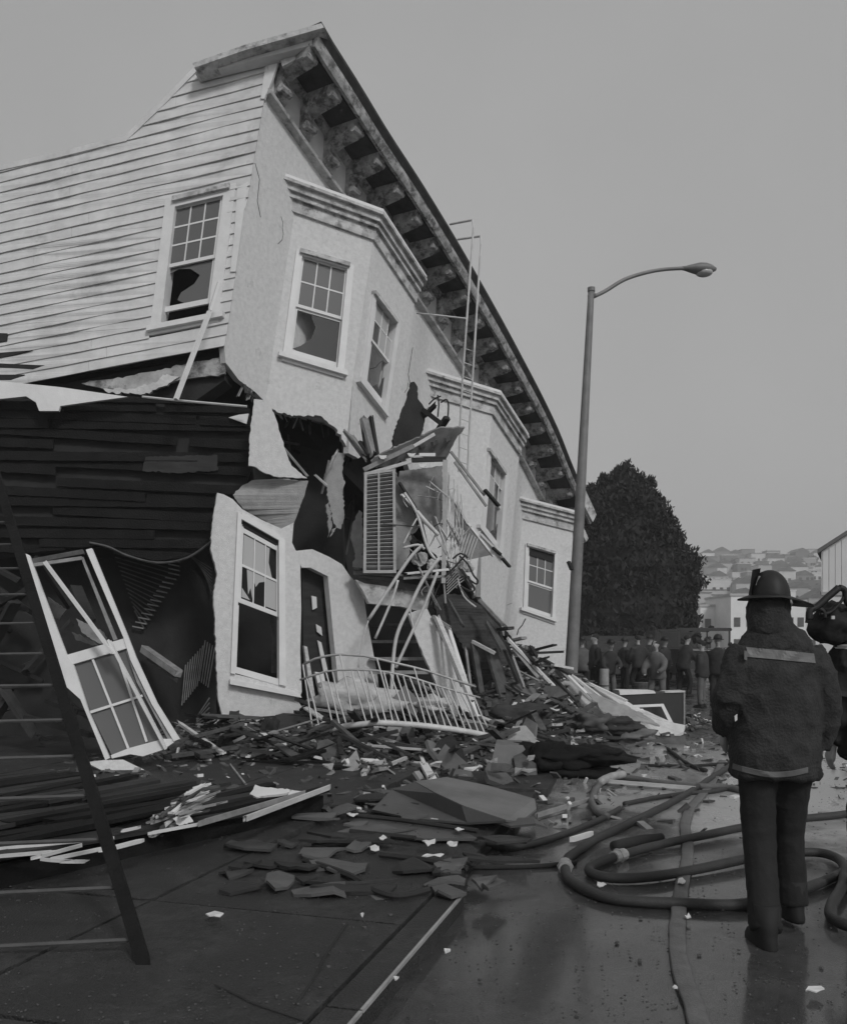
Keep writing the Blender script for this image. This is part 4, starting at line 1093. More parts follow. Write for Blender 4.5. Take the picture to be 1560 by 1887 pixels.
# splintered boards strewn over it
for k in range(210):
    for _ in range(50):
        x, y = (rnd.uniform(-3.2, 5.2), rnd.uniform(11, 19)) if k < 130 else (rnd.uniform(-3, 3.4), rnd.uniform(9.2, 14))
        if x / y > .17 and rnd.random() < .85: continue
        if mound(x, y) > (.12 if k < 130 else .05): break
    L_ = rnd.uniform(.3, 1.3); a_ = rnd.uniform(0, 6.28); el = rnd.uniform(-.25, .45)
    d = V((math.cos(a_) * math.cos(el), math.sin(a_) * math.cos(el), math.sin(el)))
    c = V((x, y, mound(x, y) + .06 + .15 * abs(el)))
    shade = rnd.choice(['dim', 'dim', 'dim', 'mid', 'mid', 'darkwood', 'darkwood', 'pale', 'tar'] if k < 130 else ['dim', 'darkwood', 'tar', 'darkwood', 'nearblack', 'dim'])
    mb = MB().plank(c - d * L_ / 2, c + d * L_ / 2, rnd.uniform(.04, .16), rnd.uniform(.02, .05), jag=.08)
    tone = {'nearblack': 'nearly black', 'dim': 'dirty grey', 'mid': 'raw unpainted', 'darkwood': 'dark stained', 'pale': 'pale painted', 'tar': 'tar-blackened'}[shade]
    px_, py_ = proj(c)
    where = 'by the scrap heap' if px_ < 420 else 'in front of the lower window wall' if px_ < 560 else 'before the fallen railing' if py_ > 1400 and px_ < 900 else 'beside the carton' if py_ > 1400 and px_ < 1010 else 'near the black tarpaulin' if py_ > 1400 else 'behind the left half of the fallen railing' if px_ < 740 else 'behind the right half of the fallen railing' if px_ < 900 else 'below the torn roofing' if px_ < 1000 else 'against the far bay wall' if px_ < 1060 else 'near the dark dresser'
    size = 'long' if L_ > 1.0 else 'short' if L_ < .6 else 'medium'
    lie = 'sticking up steeply' if abs(el) > .28 else 'lying flat' if abs(el) < .08 else 'tilting'
    single('broken_board', mb, M[shade], f'{size} {tone} splintered board {lie} {where}', 'board', 'boards strewn over the rubble heap')

rnd = random.Random(63)
for k in range(30):
    px_, py_ = rnd.uniform(570, 1080), rnd.uniform(1290, 1435)
    D_ = 1600 * 1.5 / max(120, py_ - 1190) * .93
    if px_ < 860 and py_ < 1360: D_ = 12.6 + rnd.uniform(0, 1)
    if px_ < 560: continue
    c = P(px_, py_, D_); c.z = max(c.z, mound(c.x, c.y) + .05)
    n_ = V((rnd.uniform(-.6, .6), -rnd.uniform(.2, 1), rnd.uniform(.4, 1))).normalized(); u_ = n_.cross(V((rnd.uniform(-1, 1), rnd.uniform(-.3, .3), rnd.uniform(-.4, .4)))).normalized(); v_ = n_.cross(u_)
    a_, b_ = rnd.uniform(.18, .5), rnd.uniform(.10, .26)
    m_ = rnd.choice(['sheet', 'nearblack', 'dim', 'greyplaster', 'darkwood', 'tar', 'sheetl', 'card', 'nearblack'])
    tn = {'sheet': 'grey', 'nearblack': 'black', 'dim': 'dirty', 'greyplaster': 'pale grey', 'darkwood': 'dark wooden', 'tar': 'tarred', 'sheetl': 'light grey', 'card': 'brown-grey'}[m_]
    nn_ = rnd.randint(4, 7)
    ring = [c + u_ * (math.cos(t) * a_ * rnd.uniform(.75, 1.2)) + v_ * (math.sin(t) * b_ * rnd.uniform(.75, 1.2)) for t in [2 * math.pi * (i + rnd.uniform(-.2, .2)) / nn_ for i in range(nn_)]]
    single('broken_slab', MB().loops([ring], n_, .05), M[m_], f"{'big' if a_ > .36 else 'mid-sized'} {tn} broken slab {'behind the railing' if px_ < 900 and py_ < 1350 else 'before the railing' if px_ < 900 else 'by the carton' if px_ < 1000 else 'near the black tarpaulin'}, {'steep' if n_.z < .6 else 'flat'}", 'slab', 'broken slabs in the rubble')
def lay(name, a, b, wpx, m, label, cat='board', h=.1, th=.04, grp=None):
    """a board seen from pixel a to pixel b, lying about h above the street"""
    p, q = G(a[0], a[1], h), G(b[0], b[1], h)
    w = wpx / FOC * (p.y + q.y) / 2
    return single(name, MB().plank(p, q, w, th), M[m], label, cat, grp)
lay('broken_board', (720, 1344), (670, 1426), 9, 'pale', 'stout pale board propped slanting below the middle of the fallen railing', h=.12)
lay('broken_board', (800, 1375), (692, 1420), 5, 'pale', 'thin pale batten lying slanting between two stouter boards below the fallen railing', h=.16)
lay('broken_board', (762, 1366), (782, 1410), 6, 'trim', 'narrow white stick pointing down at the white chip below the railing', h=.14)
lay('broken_board', (780, 1408), (796, 1436), 15, 'trim', 'short thick white board end below the fallen railing', h=.13)
lay('broken_board', (744, 1404), (776, 1412), 4, 'mid', 'small grey stick crossing beside the narrow white stick', h=.12)
lay('broken_board', (798, 1350), (800, 1372), 5, 'mid', 'short upright grey stick just under the bottom rail', h=.2)
lay('broken_board', (604, 1452), (455, 1508), 5, 'pale', 'long thin pale strip at the edge of the dark deck, nearest the street', h=.33)
lay('broken_board', (560, 1462), (380, 1514), 4, 'mid', 'long thin grey strip behind the pale strip at the deck edge', h=.33)
lay('broken_board', (425, 1412), (458, 1455), 3, 'mid', 'thin stick leaning into the white scrap beside the lower wall', h=.1)
lay('broken_board', (992, 1502), (1096, 1470), 5, 'mid', 'straight grey batten lying behind the hoses near the hump of dark sheet', h=.04)
lay('broken_board', (1058, 1546), (1084, 1538), 6, 'trim', 'short bright chip of wood lying between the hoses', h=.04)
lay('broken_board', (1120, 1440), (1270, 1452), 4, 'pale', 'long pale batten lying under the hoses toward the firefighter', h=.05)
lay('broken_board', (895, 1278), (935, 1274), 5, 'pale', 'short pale batten at the right end of the fallen railing', h=.5)
white_bits = [((25, 1576), (85, 1571), 5), ((80, 1577), (135, 1562), 6), ((132, 1576), (185, 1565), 7), ((208, 1563), (254, 1551), 12), ((296, 1532), (372, 1518), 4), ((105, 1586), (122, 1587), 4), ((135, 1588), (148, 1588), 4), ((228, 1531), (252, 1526), 3), ((25, 1562), (190, 1546), 3)]
pos = ['longest tapering sliver at the far left', 'grey-white sliver second from the left', 'white sliver just left of the slanting corner board', 'widest white sliver just right of the slanting corner board', 'thin straight strip under the heap of torn scraps', 'tiny crumb under the left slivers', 'tiny crumb right beside another under the left slivers', 'short thin dash above the widest sliver', 'faint thin strip above the left slivers']
for (a, b, w), l in zip(white_bits, pos):
    lay('plaster_sliver', a, b, w, 'paper', l + ' on the deck edge', 'plaster sliver', .32, .02, 'white slivers on the deck edge')
# heap of torn scraps by the fallen window
rnd = random.Random(9)
hp = Thing('scrap_pile', 'small heap of torn white laths and crumpled scraps on the dark deck at left', 'scrap heap', G(330, 1515, .3))
for k in range(64):
    x, y = rnd.uniform(284, 362), 0
    y = 1522 - (x - 290) * .72 + rnd.uniform(-20, 22)
    a_ = rnd.uniform(-.9, -.2); l_ = rnd.uniform(12, 34)
    D_ = 6.0 + rnd.uniform(0, .5)
    hp.part('torn_lath', MB().plank(P(x, y, D_), P(x + l_ * math.cos(a_), y + l_ * math.sin(a_) * .8, D_ + .1), rnd.uniform(.015, .05), .015), M[rnd.choice(['trim', 'mid', 'pale', 'dim'])])
hp.part('crumpled_sheet', MB().poly(Plane(P(340, 1510, 6.0), (0, -1, .6)), jag([(318, 1508), (348, 1502), (356, 1514), (330, 1522)], 2, 6, 3), .02), M['paper'])
# raised, broken porch deck on whose edge the strips lie
DH = .28
dk = Thing('collapsed_deck', 'dark collapsed porch deck with splintered edge lying below the lower window wall', 'deck', G(300, 1530, DH))
e0, e1_ = G(-90, 1604, DH), G(606, 1459, DH); ed_ = (e1_ - e0).normalized(); en = V((-ed_.y, ed_.x, 0)); LE = (e1_ - e0).length
dk.part('fascia', MB().bar(e0 - V((0, 0, .14)) + en * .05, e1_ - V((0, 0, .14)) + en * .05 - ed_ * .05, .06, .22), M['nearblack'])
rnd = random.Random(15)
for k in range(22):
    x0 = 0
    for _q in range(8):
        if x0 > LE - .4 - k * .03: break
        l_ = rnd.uniform(.8, 2.6); x1 = min(LE - .1 - k * .03 + rnd.uniform(-.25, .1), x0 + l_)
        if rnd.random() > .12 and x1 - x0 > .2:
            q0 = e0 + ed_ * x0 + en * (.03 + k * .145); q1 = e0 + ed_ * (x1 - .01) + en * (.03 + k * .145 + rnd.uniform(-.02, .02))
            dz = V((0, 0, rnd.uniform(-.03, .03)))
            dk.part('deck_board', MB().plank(q0 + dz, q1 + V((0, 0, rnd.uniform(-.04, .05))), .135, .03, jag=.03), M['nearblack' if rnd.random() < .6 else 'darkwood'])
        x0 = max(x0 + .2, x1 + .01)
single('white_scrap', MB().poly(Plane(G(500, 1462, .33), (0, -.35, 1)), jag([(460, 1463), (470, 1446), (480, 1450), (540, 1456), (526, 1462), (500, 1465), (472, 1469)], 1.5, 9, 5), .02), M['paper'], 'bright wedge of plasterboard on the deck right of the lower window wall', 'plasterboard')
single('white_scrap', MB().poly(Plane(G(545, 1462, .33), (0, -.35, 1)), [(534, 1456), (562, 1459), (545, 1463), (530, 1466)], .02), M['paper'], 'small pointed tip of plasterboard at the end of the bright wedge', 'plasterboard')
# paper and chips on the ground
litter = [((638, 1499), (660, 1507), 'lone bright chip left of the dark sheet hump'), ((676, 1558), (702, 1569), 'square bright chip on the pavement near the hoses'), ((697, 1543), (712, 1548), 'small white flake above the square chip'), ((778, 1548), (806, 1560), 'crumpled white flake, left one of the pair on the street edge'), ((822, 1552), (846, 1562), 'crumpled white flake, right one of the pair on the street edge'), ((838, 1526), (856, 1533), 'small bright flake beside the dark sheet'), ((374, 1684), (412, 1693), 'single curled paper scrap alone on the near left pavement'), ((814, 1750), (832, 1757), 'tiny white scrap beside the bright kerb edge'), ((1098, 1628), (1120, 1636), 'tiny white scrap inside the big hose loop'), ((1480, 1818), (1522, 1834), 'torn pale paper lying right of the walking legs'), ((1246, 1622), (1264, 1632), 'small pale scrap on the flat hose'), ((724, 1800), (736, 1806), 'faint crumb of white near the kerb at the bottom'), ((1260, 1688), (1274, 1694), 'faint scrap right of the flat hose'), ((1238, 1822), (1250, 1828), 'small scrap left of the flat hose near the bottom'), ((655, 1488), (668, 1493), 'tiny crumb beyond the lone bright chip'), ((776, 1574), (816, 1582), 'pale smear of plaster on the street edge below the two flakes'), ((662, 1684), (672, 1690), 'tiny pale speck on the bare pavement'), ((1040, 1470), (1056, 1476), 'pale chip beside the dark cloth lump')]
for k, (a, b, l) in enumerate(litter):
    cx, cy = (a[0] + b[0]) / 2, (a[1] + b[1]) / 2
    hw, hh = (b[0] - a[0]) / 2, (b[1] - a[1]) / 2
    rnd = random.Random(k)
    ring = [(cx + hw * math.cos(t) * rnd.uniform(.6, 1.1), cy + hh * math.sin(t) * rnd.uniform(.6, 1.1)) for t in [i * math.pi / 4.5 for i in range(9)]]
    h0 = .14 if cx < 860 else .035
    fr = [G(x, y, h0) + V((0, 0, rnd.uniform(0, .02))) for x, y in ring]
    single('litter_scrap', MB().loops([fr], V((0, 0, 1)), .006), M['paper'], l, 'scrap', 'scraps of paper and plaster on the ground')
for k, pts in enumerate((((395, 1815), (440, 1835), (470, 1850), (560, 1880)), ((545, 1850), (580, 1800), (600, 1760), (640, 1700)))):
    o = mesh_obj('pavement_crack', MB().tube([G(x, y, .107) for x, y in pts], .006, 4, flat=.4, smooth_steps=6), M['dark']); o.parent = pave
# bent dark sheets on the pavement
def sheetpoly(name, faces, m, label, cat='sheet', h=None):
    mb = MB()
    for q in faces:
        fr = [G(x, y, hh) for x, y, hh in q]
        n = (fr[1] - fr[0]).cross(fr[2] - fr[1]); n = -n if n.z < 0 else n
        mb.loops([fr], n.normalized(), .02)
    return mb
sh = Thing('bent_sheet', 'large grey sheet of wallboard buckled into a hump on the pavement before the railing', 'sheet', G(830, 1500, .085))  # one sheet in two greys, light and shade of the bend painted in
sh.part('near_face', sheetpoly('', [[(685, 1492, .12), (722, 1455, .20), (764, 1441, .30), (800, 1462, .28), (850, 1485, .24), (930, 1512, .16), (860, 1516, .11), (760, 1508, .11)]], None, ''), M['sheet'])
sh.part('far_face', sheetpoly('', [[(764, 1440, .30), (823, 1432, .30), (900, 1448, .24), (985, 1472, .16), (988, 1490, .13), (960, 1514, .12), (932, 1511, .16), (852, 1484, .24), (802, 1461, .28)]], None, ''), M['sheetl'])
single('flat_sheet', sheetpoly('', [[(440, 1611, .10), (478, 1592, .10), (560, 1596, .10), (620, 1612, .10), (733, 1652, .11), (690, 1660, .10), (550, 1656, .10)]], None, ''), M['sheetl'], 'flat grey sheet lying on the near pavement beyond the bare slabs', 'sheet')
single('flat_sheet', sheetpoly('', [[(640, 1510, .10), (700, 1506, .10), (850, 1530, .10), (880, 1545, .10), (780, 1545, .10), (660, 1528, .10)]], None, ''), M['sheet'], 'narrow dark sheet lying below the buckled hump', 'sheet')
single('flat_sheet', sheetpoly('', [[(660, 1580, .10), (760, 1575, .10), (850, 1590, .10), (840, 1618, .10), (720, 1628, .10), (690, 1606, .10)]], None, ''), M['sheet'], 'crumpled dark sheet with curled edge near the kerb end', 'sheet')
for k, (pts, l) in enumerate(((((560, 1585), (640, 1612), (690, 1640), (735, 1652), (790, 1640)), 'dark cable curving over the flat grey sheet'), (((645, 1532), (700, 1538), (765, 1545)), 'short dark cable between the sheets'), (((640, 1502), (740, 1512), (880, 1532)), 'dark cable along the foot of the buckled hump'), (((700, 1575), (780, 1585), (860, 1600)), 'thin dark cable above the curled sheet'))):
    single('cable', MB().tube([G(x, y, .13) for x, y in pts], .02, 6, smooth_steps=5), M['dark'], l, 'cable', 'cables between the sheets')
rnd = random.Random(44)
for k in range(46):
    px_, py_ = rnd.uniform(430, 1000), rnd.uniform(1455, 1650)
    if px_ < 560 and py_ < 1560: px_ += 160
    p = G(px_, py_, .115); w_, l_ = rnd.uniform(.05, .26), rnd.uniform(.12, .65); a_ = rnd.uniform(-.5, .5)
    d = V((math.cos(a_), math.sin(a_), rnd.uniform(-.04, .06))).normalized()
    m_ = rnd.choice(['sheet', 'darkwood', 'tar', 'darkwood', 'sheet', 'darkwood'])
    tn = {'sheet': 'grey', 'darkwood': 'dark', 'tar': 'black', 'dim': 'dirty', 'sheetl': 'lighter grey'}[m_]
    
    sd_ = d.cross(V((0, 0, 1))).normalized(); nn_ = rnd.randint(5, 9); ring = []
    for q_ in range(nn_):
        t_ = 2 * math.pi * (q_ + rnd.uniform(-.3, .3)) / nn_; r_ = rnd.uniform(.6, 1.15)
        ring.append(p + d * (math.cos(t_) * l_ * .5 * r_) + sd_ * (math.sin(t_) * w_ * .8 * r_) + V((0, 0, rnd.uniform(0, .05))))
    single('wall_fragment', MB().loops([ring], V((0, 0, 1)), .018), M[m_], f"{'large' if l_ > .38 else 'small' if l_ < .22 else 'medium'} {tn} flat fragment {'left of' if px_ < 640 else 'on' if px_ < 860 else 'right of'} the buckled sheet, {'far' if py_ < 1520 else 'near' if py_ > 1590 else 'middle'} part of the pavement", 'fragment', 'flat fragments lying on the pavement')
# carton, crate with tyre
ct = MB(); 
fr = [P(912, 1372, 10.3), P(976, 1374, 10.4), P(972, 1440, 10.2), P(900, 1434, 10.0)]
single('carton', MB().hexa(fr, [p + V((.05, .35, .02)) for p in fr]), M['card'], 'square grey carton standing under the right end of the fallen railing', 'carton')
fr = [P(507, 1318, 12.5), P(572, 1322, 12.7), P(570, 1372, 12.6), P(505, 1374, 12.4)]
single('crate', MB().hexa(fr, [p + V((.05, .4, 0)) for p in fr]), M['darkwood'], 'dark crate set against the foot of the lower window wall', 'crate')
single('bundle', blob(P(497, 1350, 12.3), .15, .14, .2, 2, .5), M['dark'], 'dark rounded bundle beside the crate at the foot of the lower window wall', 'bundle', smooth=True)
def torus(c, R1_, r1_, n, axis_x, axis_z, m=8, N_=24):
    mb = MB(); vs = []; fs = []
    an = axis_x.cross(axis_z)
    for i in range(N_):
        a_ = 2 * math.pi * i / N_; rd = axis_x * math.cos(a_) + axis_z * math.sin(a_)
        for j in range(m):
            b_ = 2 * math.pi * j / m
            vs.append(c + rd * (R1_ + r1_ * math.cos(b_)) + an * (r1_ * math.sin(b_)))
    for i in range(N_):
        for j in range(m):
            k = (j + 1) % m; l = (i + 1) % N_
            fs.append((i * m + j, l * m + j, l * m + k, i * m + k))
    return mb.add(vs, fs)
# right-hand debris: sheets of plaster and cloth, boards, cushions
def heaved(name, px, base, m, label, cat, seed, amp=.12, th=.04, off=0.0):
    pl_ = Plane(base[0], base[1])
    fr = []
    for x, y in jag(px, 2, 8, seed):
        p = pl_.hit(x, y, off); p.z += amp * noise.noise(V((x * .03, y * .03, seed))) * .5; fr.append(p)
    # subdivided through a centre fan for relief
    c = V((0, 0, 0))
    for p in fr: c += p
    c /= len(fr); c.z += amp * .6
    mb = MB(); n = len(fr)
    inner = [p.lerp(c, .45) + V((0, 0, amp * noise.noise(p * 2.1))) for p in fr]
    vs = fr + inner + [c] + [p - V((0, 0, th)) for p in fr]
    fs = []
    for i in range(n):
        j = (i + 1) % n
        fs += [(i, j, n + j, n + i), (n + i, n + j, 2 * n), (j, i, 2 * n + 1 + i, 2 * n + 1 + j)]
    mb.add(vs, fs)
    return single(name, mb, M[m], label, cat)
SL = (P(1150, 1310, 14.9), V((.05, -1, .7)))
heaved('plaster_sheet', [(1075, 1262), (1120, 1272), (1160, 1296), (1200, 1318), (1262, 1338), (1258, 1350), (1200, 1362), (1150, 1350), (1120, 1335), (1085, 1318), (1068, 1290)], SL, 'plaster', 'big sloping white sheet spread below the lamp post foot', 'plaster sheet', 51)
heaved('plaster_sheet', [(1012, 1262), (1040, 1250), (1070, 1268), (1080, 1290), (1060, 1308), (1030, 1310), (1012, 1300)], (P(1040, 1280, 15.2), V((.1, -1, .7))), 'fabric', 'crumpled white bundle between the pale laths and the big sloping sheet', 'cloth bundle', 52, .2)
heaved('grey_panel', [(1080, 1275), (1110, 1285), (1180, 1312), (1215, 1335), (1170, 1330), (1110, 1310)], (P(1140, 1305, 14.75), V((.05, -1, .7))), 'greyplaster', 'long grey panel lying over the middle of the big sloping sheet', 'panel', 53, .06, .03, .10)
heaved('plaster_sheet', [(1055, 1368), (1110, 1372), (1150, 1376), (1200, 1366), (1262, 1356), (1262, 1378), (1180, 1392), (1100, 1390)], (P(1150, 1375, 13.6), V((0, -1, .8))), 'dim', 'dirty folded sheet along the front of the cushions', 'sheet', 54, .08)
for k, (a, b, w, m, l) in enumerate((((938, 1180), (1018, 1262), .10, 'trim', 'longest white plank sliding down from the torn roofing to the lamp post rubble'), ((948, 1196), (1012, 1270), .12, 'pale', 'pale plank lying beside the longest white plank'), ((960, 1200), (990, 1226), .06, 'darkwood', 'dark stick crossing the upper end of the white planks'), ((1000, 1215), (1044, 1240), .10, 'darkwood', 'dark board end lying at the foot of the far wall'), ((978, 1192), (988, 1208), .05, 'dark', 'short black splinter leaning on the far wall'),
        ((1018, 1248), (1060, 1290), .07, 'tar', 'black strip across the white cloth bundle'), ((1040, 1240), (1085, 1284), .09, 'trim', 'white board running down from the lamp post foot'), ((1060, 1250), (1120, 1296), .10, 'plaster', 'broad pale board beside the lamp post rubble'), ((1090, 1262), (1150, 1290), .08, 'trim', 'white board at the top of the big sloping sheet'), ((1052, 1232), (1020, 1226), .10, 'plaster', 'pale block of plaster against the far wall'),
        ((1012, 1256), (1006, 1310), .05, 'trim', 'upright white stick at the left of the cloth bundle'), ((985, 1372), (1110, 1394), .05, 'darkwood', 'dark plank lying before the cushions'), ((1075, 1372), (1140, 1380), .06, 'paper', 'bright wavy strip under the cushions'), ((1135, 1382), (1190, 1372), .05, 'trim', 'bright strip right of the wavy strip'), ((960, 1346), (1030, 1352), .08, 'mid', 'grey batten before the dark hollow'), ((1010, 1352), (1048, 1346), .12, 'plaster', 'pale lump left of the cushions'), ((1098, 1388), (1122, 1382), .06, 'trim', 'small bright chip in front of the dirty sheet'))):
    D_ = 15.1 if a[1] < 1300 else 13.9
    single('fallen_board', MB().plank(P(a[0], a[1], D_), P(b[0], b[1], D_ - .3), w, .04), M[m], l, 'board', 'boards heaped by the lamp post')
for k, (x, y, rx, rz, m, l) in enumerate(((1100, 1333, .35, .16, 'dim', 'round grey bundle at the left end of the cushions'), (1135, 1338, .42, .14, 'cloth3', 'dark cushion resting on top of the others'), (1165, 1356, .36, .15, 'card', 'dark rounded cushion at the right end'), (1100, 1358, .50, .12, 'cloth3', 'dark flat cushion under the grey bundle'), (960, 1325, .5, .22, 'tar', 'black hollow lump beside the right end of the railing'), (1040, 1395, .55, .17, 'nearblack', 'black tarpaulin lump behind the hose end'), (1000, 1400, .3, .22, 'nearblack', 'black round lump right beside the carton'), (1075, 1425, .42, .13, 'nearblack', 'black folded cloth behind the bright hose tip'), (1010, 1450, .40, .13, 'nearblack', 'flat black bundle between carton and hose tip'), (1110, 1392, .35, .10, 'nearblack', 'low black bundle in front of the dirty folded sheet'), (985, 1340, .35, .12, 'dim', 'dirty bundle in front of the torn roofing'), (640, 1290, .50, .30, 'fabric', 'pile of white bedding behind the left half of the railing'), (705, 1300, .4, .2, 'fabric', 'smaller white bundle behind the middle of the railing'), (790, 1300, .3, .15, 'fabric', 'pale crumpled cloth behind the right half of the railing'))):
    D_ = 13.1 if x < 900 else (14.0 if y < 1380 else 10.4)
    single('bundle', blob(P(x, y, D_), rx, .3, rz, k + 3, .6), M[m], l, 'cushion' if 'cushion' in l else 'bundle', 'soft bundles in the rubble', smooth=True)
# scattered pale scraps around the railing foot
rnd = random.Random(21)
for k in range(46):
    x, y = rnd.uniform(580, 1130), rnd.uniform(1338, 1440)
    if rnd.random() < .3: x, y = rnd.uniform(900, 1060), rnd.uniform(1280, 1350)
    h0 = .25 if y > 1335 else .5
    p = G(x, y, h0); s_ = rnd.uniform(.03, .12)
    ring = [p + V((math.cos(t) * s_ * rnd.uniform(.5, 1.3), math.sin(t) * s_ * .6, rnd.uniform(-.03, .05))) for t in [i * math.pi / 3.5 for i in range(7)]]
    m_ = rnd.choice(['paper', 'greyplaster', 'mid', 'dim', 'dim'])
    tone = {'paper': 'white', 'greyplaster': 'grey', 'mid': 'dull grey', 'dim': 'dark'}[m_]
    sz_ = 'tiny' if s_ < .055 else 'small' if s_ < .09 else 'larger'
    wh_ = 'by the carton' if 880 < x < 1000 else 'among the black lumps' if x >= 1000 else 'below the right half of the railing' if x > 740 else 'below the left half of the railing'
    single('plaster_flake', MB().loops([ring], V((0, 0, 1)), .02), M[m_], f'{sz_} {tone} plaster flake {wh_}', 'plaster flake', f'{tone} plaster flakes in front of the railing')

# dresser with a loose white frame
ds = Thing('overturned_dresser', 'dark box-like dresser with white edges at the end of the rubble', 'dresser', G(1200, 1350))
DP = Plane(P(1200, 1310, 15.4), (.05, -1, 0))
fr = [DP.hit(x, y) for x, y in ((1145, 1279), (1262, 1276), (1262, 1345), (1150, 1345))]
ds.part('case', MB().hexa(fr, [p + V((.1, .5, 0)) for p in fr]), M['truck'])
ds.part('top_edge', MB().poly(DP, [(1140, 1272), (1205, 1273), (1208, 1278), (1142, 1281)], .4, .03), M['trim'])
ds.part('top_edge', MB().poly(DP, [(1225, 1274), (1262, 1273), (1262, 1276), (1225, 1277)], .3, .03), M['iron'])
ds.part('side_edge', MB().poly(DP, [(1259, 1276), (1262, 1276), (1262, 1345), (1259, 1345)], .03, .02), M['mid'])
ds.part('white_frame', MB().poly(Plane(P(1190, 1320, 15.1), (.05, -1, .2)), [(1150, 1300), (1222, 1297), (1240, 1332), (1234, 1335), (1218, 1302), (1150, 1305)], .05), M['trim'])

# ================================================================== street lamp
lp = Thing('street_lamp', 'tall grey street lamp with a long curved arm beside the far end of the house', 'street lamp', V(((1050 - 780) / FOC * 19.4, 19.4, 0)))
Dp = 19.4
prad = lambda t: .155 - .085 * t
base = P(1048, 1314, Dp); top = P(1089, 533, Dp)
lp.part('pole', MB().tube([base.lerp(top, i / 16) for i in range(17)], prad, 16), M['pole'], smooth=True)
lp.part('pole_cap', MB().tube([P(1089, 537, Dp), P(1089, 530, Dp)], .085, 12), M['pole'])
lp.part('base_flange', MB().tube([base, base + V((0, 0, .3))], .24, 12), M['pole'])
armp = [(1090, 548), (1115, 536), (1150, 515), (1190, 502), (1225, 496), (1262, 494)]
lp.part('arm', MB().tube([P(x, y, Dp + .1 * i) for i, (x, y) in enumerate(armp)], .042, 8, smooth_steps=4), M['pole'], smooth=True)
lp.part('arm_bracket', MB().tube([P(1084, 548, Dp), P(1096, 543, Dp)], .06, 8), M['pole'])
hd = []
for t, r_ in ((0, .05), (.12, .07), (.3, .12), (.5, .17), (.7, .17), (.85, .13), (1, .05)): hd.append((t, r_))
pa, pb = P(1255, 494, Dp + .5), P(1318, 496, Dp + .6)
lp.part('lamp_head', MB().tube([pa.lerp(pb, t) for t, _ in hd], lambda t: [r for _, r in hd][round(t * 6)], 12, flat=.75), M['pole'], smooth=True)
lp.part('lens', blob(pa.lerp(pb, .66) - V((0, 0, .08)), .2, .15, .10, 1, 0, 10), M['glassl'], smooth=True)
lp.part('clip', MB().bar(P(1047, 1035, Dp - .1), P(1053, 1050, Dp - .15), .1, .06), M['dark'])

# ================================================================== tree
tr = Thing('cypress_tree', 'big dense dark cypress filling the space between the lamp post and the hillside', 'tree', V(((1165 - 780) / FOC * 45, 45, 0)))
TD = 45.0
tr.part('trunk', MB().tube([V((10.8, TD, 0)), V((10.9, TD, 2.5)), V((10.8, TD, 5)), V((10.9, TD, 9))], lambda t: .42 - .36 * t, 10), M['bark'], smooth=True)
tsil = [(864, 1151, 1153), (875, 1134, 1166), (888, 1118, 1176), (898, 1098, 1192), (910, 1085, 1203), (930, 1070, 1214), (948, 1062, 1215), (955, 1060, 1232), (985, 1052, 1243), (1000, 1050, 1240), (1012, 1048, 1254), (1028, 1046, 1247), (1035, 1046, 1262), (1040, 1045, 1284), (1052, 1045, 1272), (1062, 1045, 1268), (1074, 1045, 1290), (1085, 1045, 1282), (1100, 1045, 1272), (1115, 1045, 1280), (1130, 1045, 1274), (1150, 1045, 1272), (1175, 1045, 1268), (1200, 1050, 1262), (1215, 1060, 1250)]
def tw(y):
    y = max(y, tsil[0][0])
    for i in range(len(tsil) - 1):
        if tsil[i][0] <= y <= tsil[i + 1][0]:
            k = (y - tsil[i][0]) / (tsil[i + 1][0] - tsil[i][0])
            return [tsil[i][j] + (tsil[i + 1][j] - tsil[i][j]) * k for j in (1, 2)]
    return tsil[-1][1:]
rnd = random.Random(3)
lv = MB(); lvs = []; lfs = []
core = MB(); rings = []
for y in range(880, 1226, 14):
    l_, r_ = tw(y); c = (l_ + r_) / 2; hw = (r_ - l_) / 2 * .86
    z = CAMZ + (1190 - y) / FOC * TD
    ring = []
    for j in range(20):
        a_ = 2 * math.pi * j / 20
        rr = hw / FOC * TD * (1 + .16 * noise.noise(V((math.cos(a_) * 2, math.sin(a_) * 2, z * .8))))
        ring.append(V(((c - 780) / FOC * TD + rr * math.cos(a_), TD + rr * .9 * math.sin(a_), z)))
    rings.append(ring)
vs = [v for r__ in rings for v in r__]; fs = [tuple(range(20)), tuple(range((len(rings) - 1) * 20, len(rings) * 20))]
for i in range(len(rings) - 1):
    for j in range(20):
        k = (j + 1) % 20
        fs.append((i * 20 + j, i * 20 + k, (i + 1) * 20 + k, (i + 1) * 20 + j))
tr.part('inner_crown', core.add(vs, fs), M['leaf'])
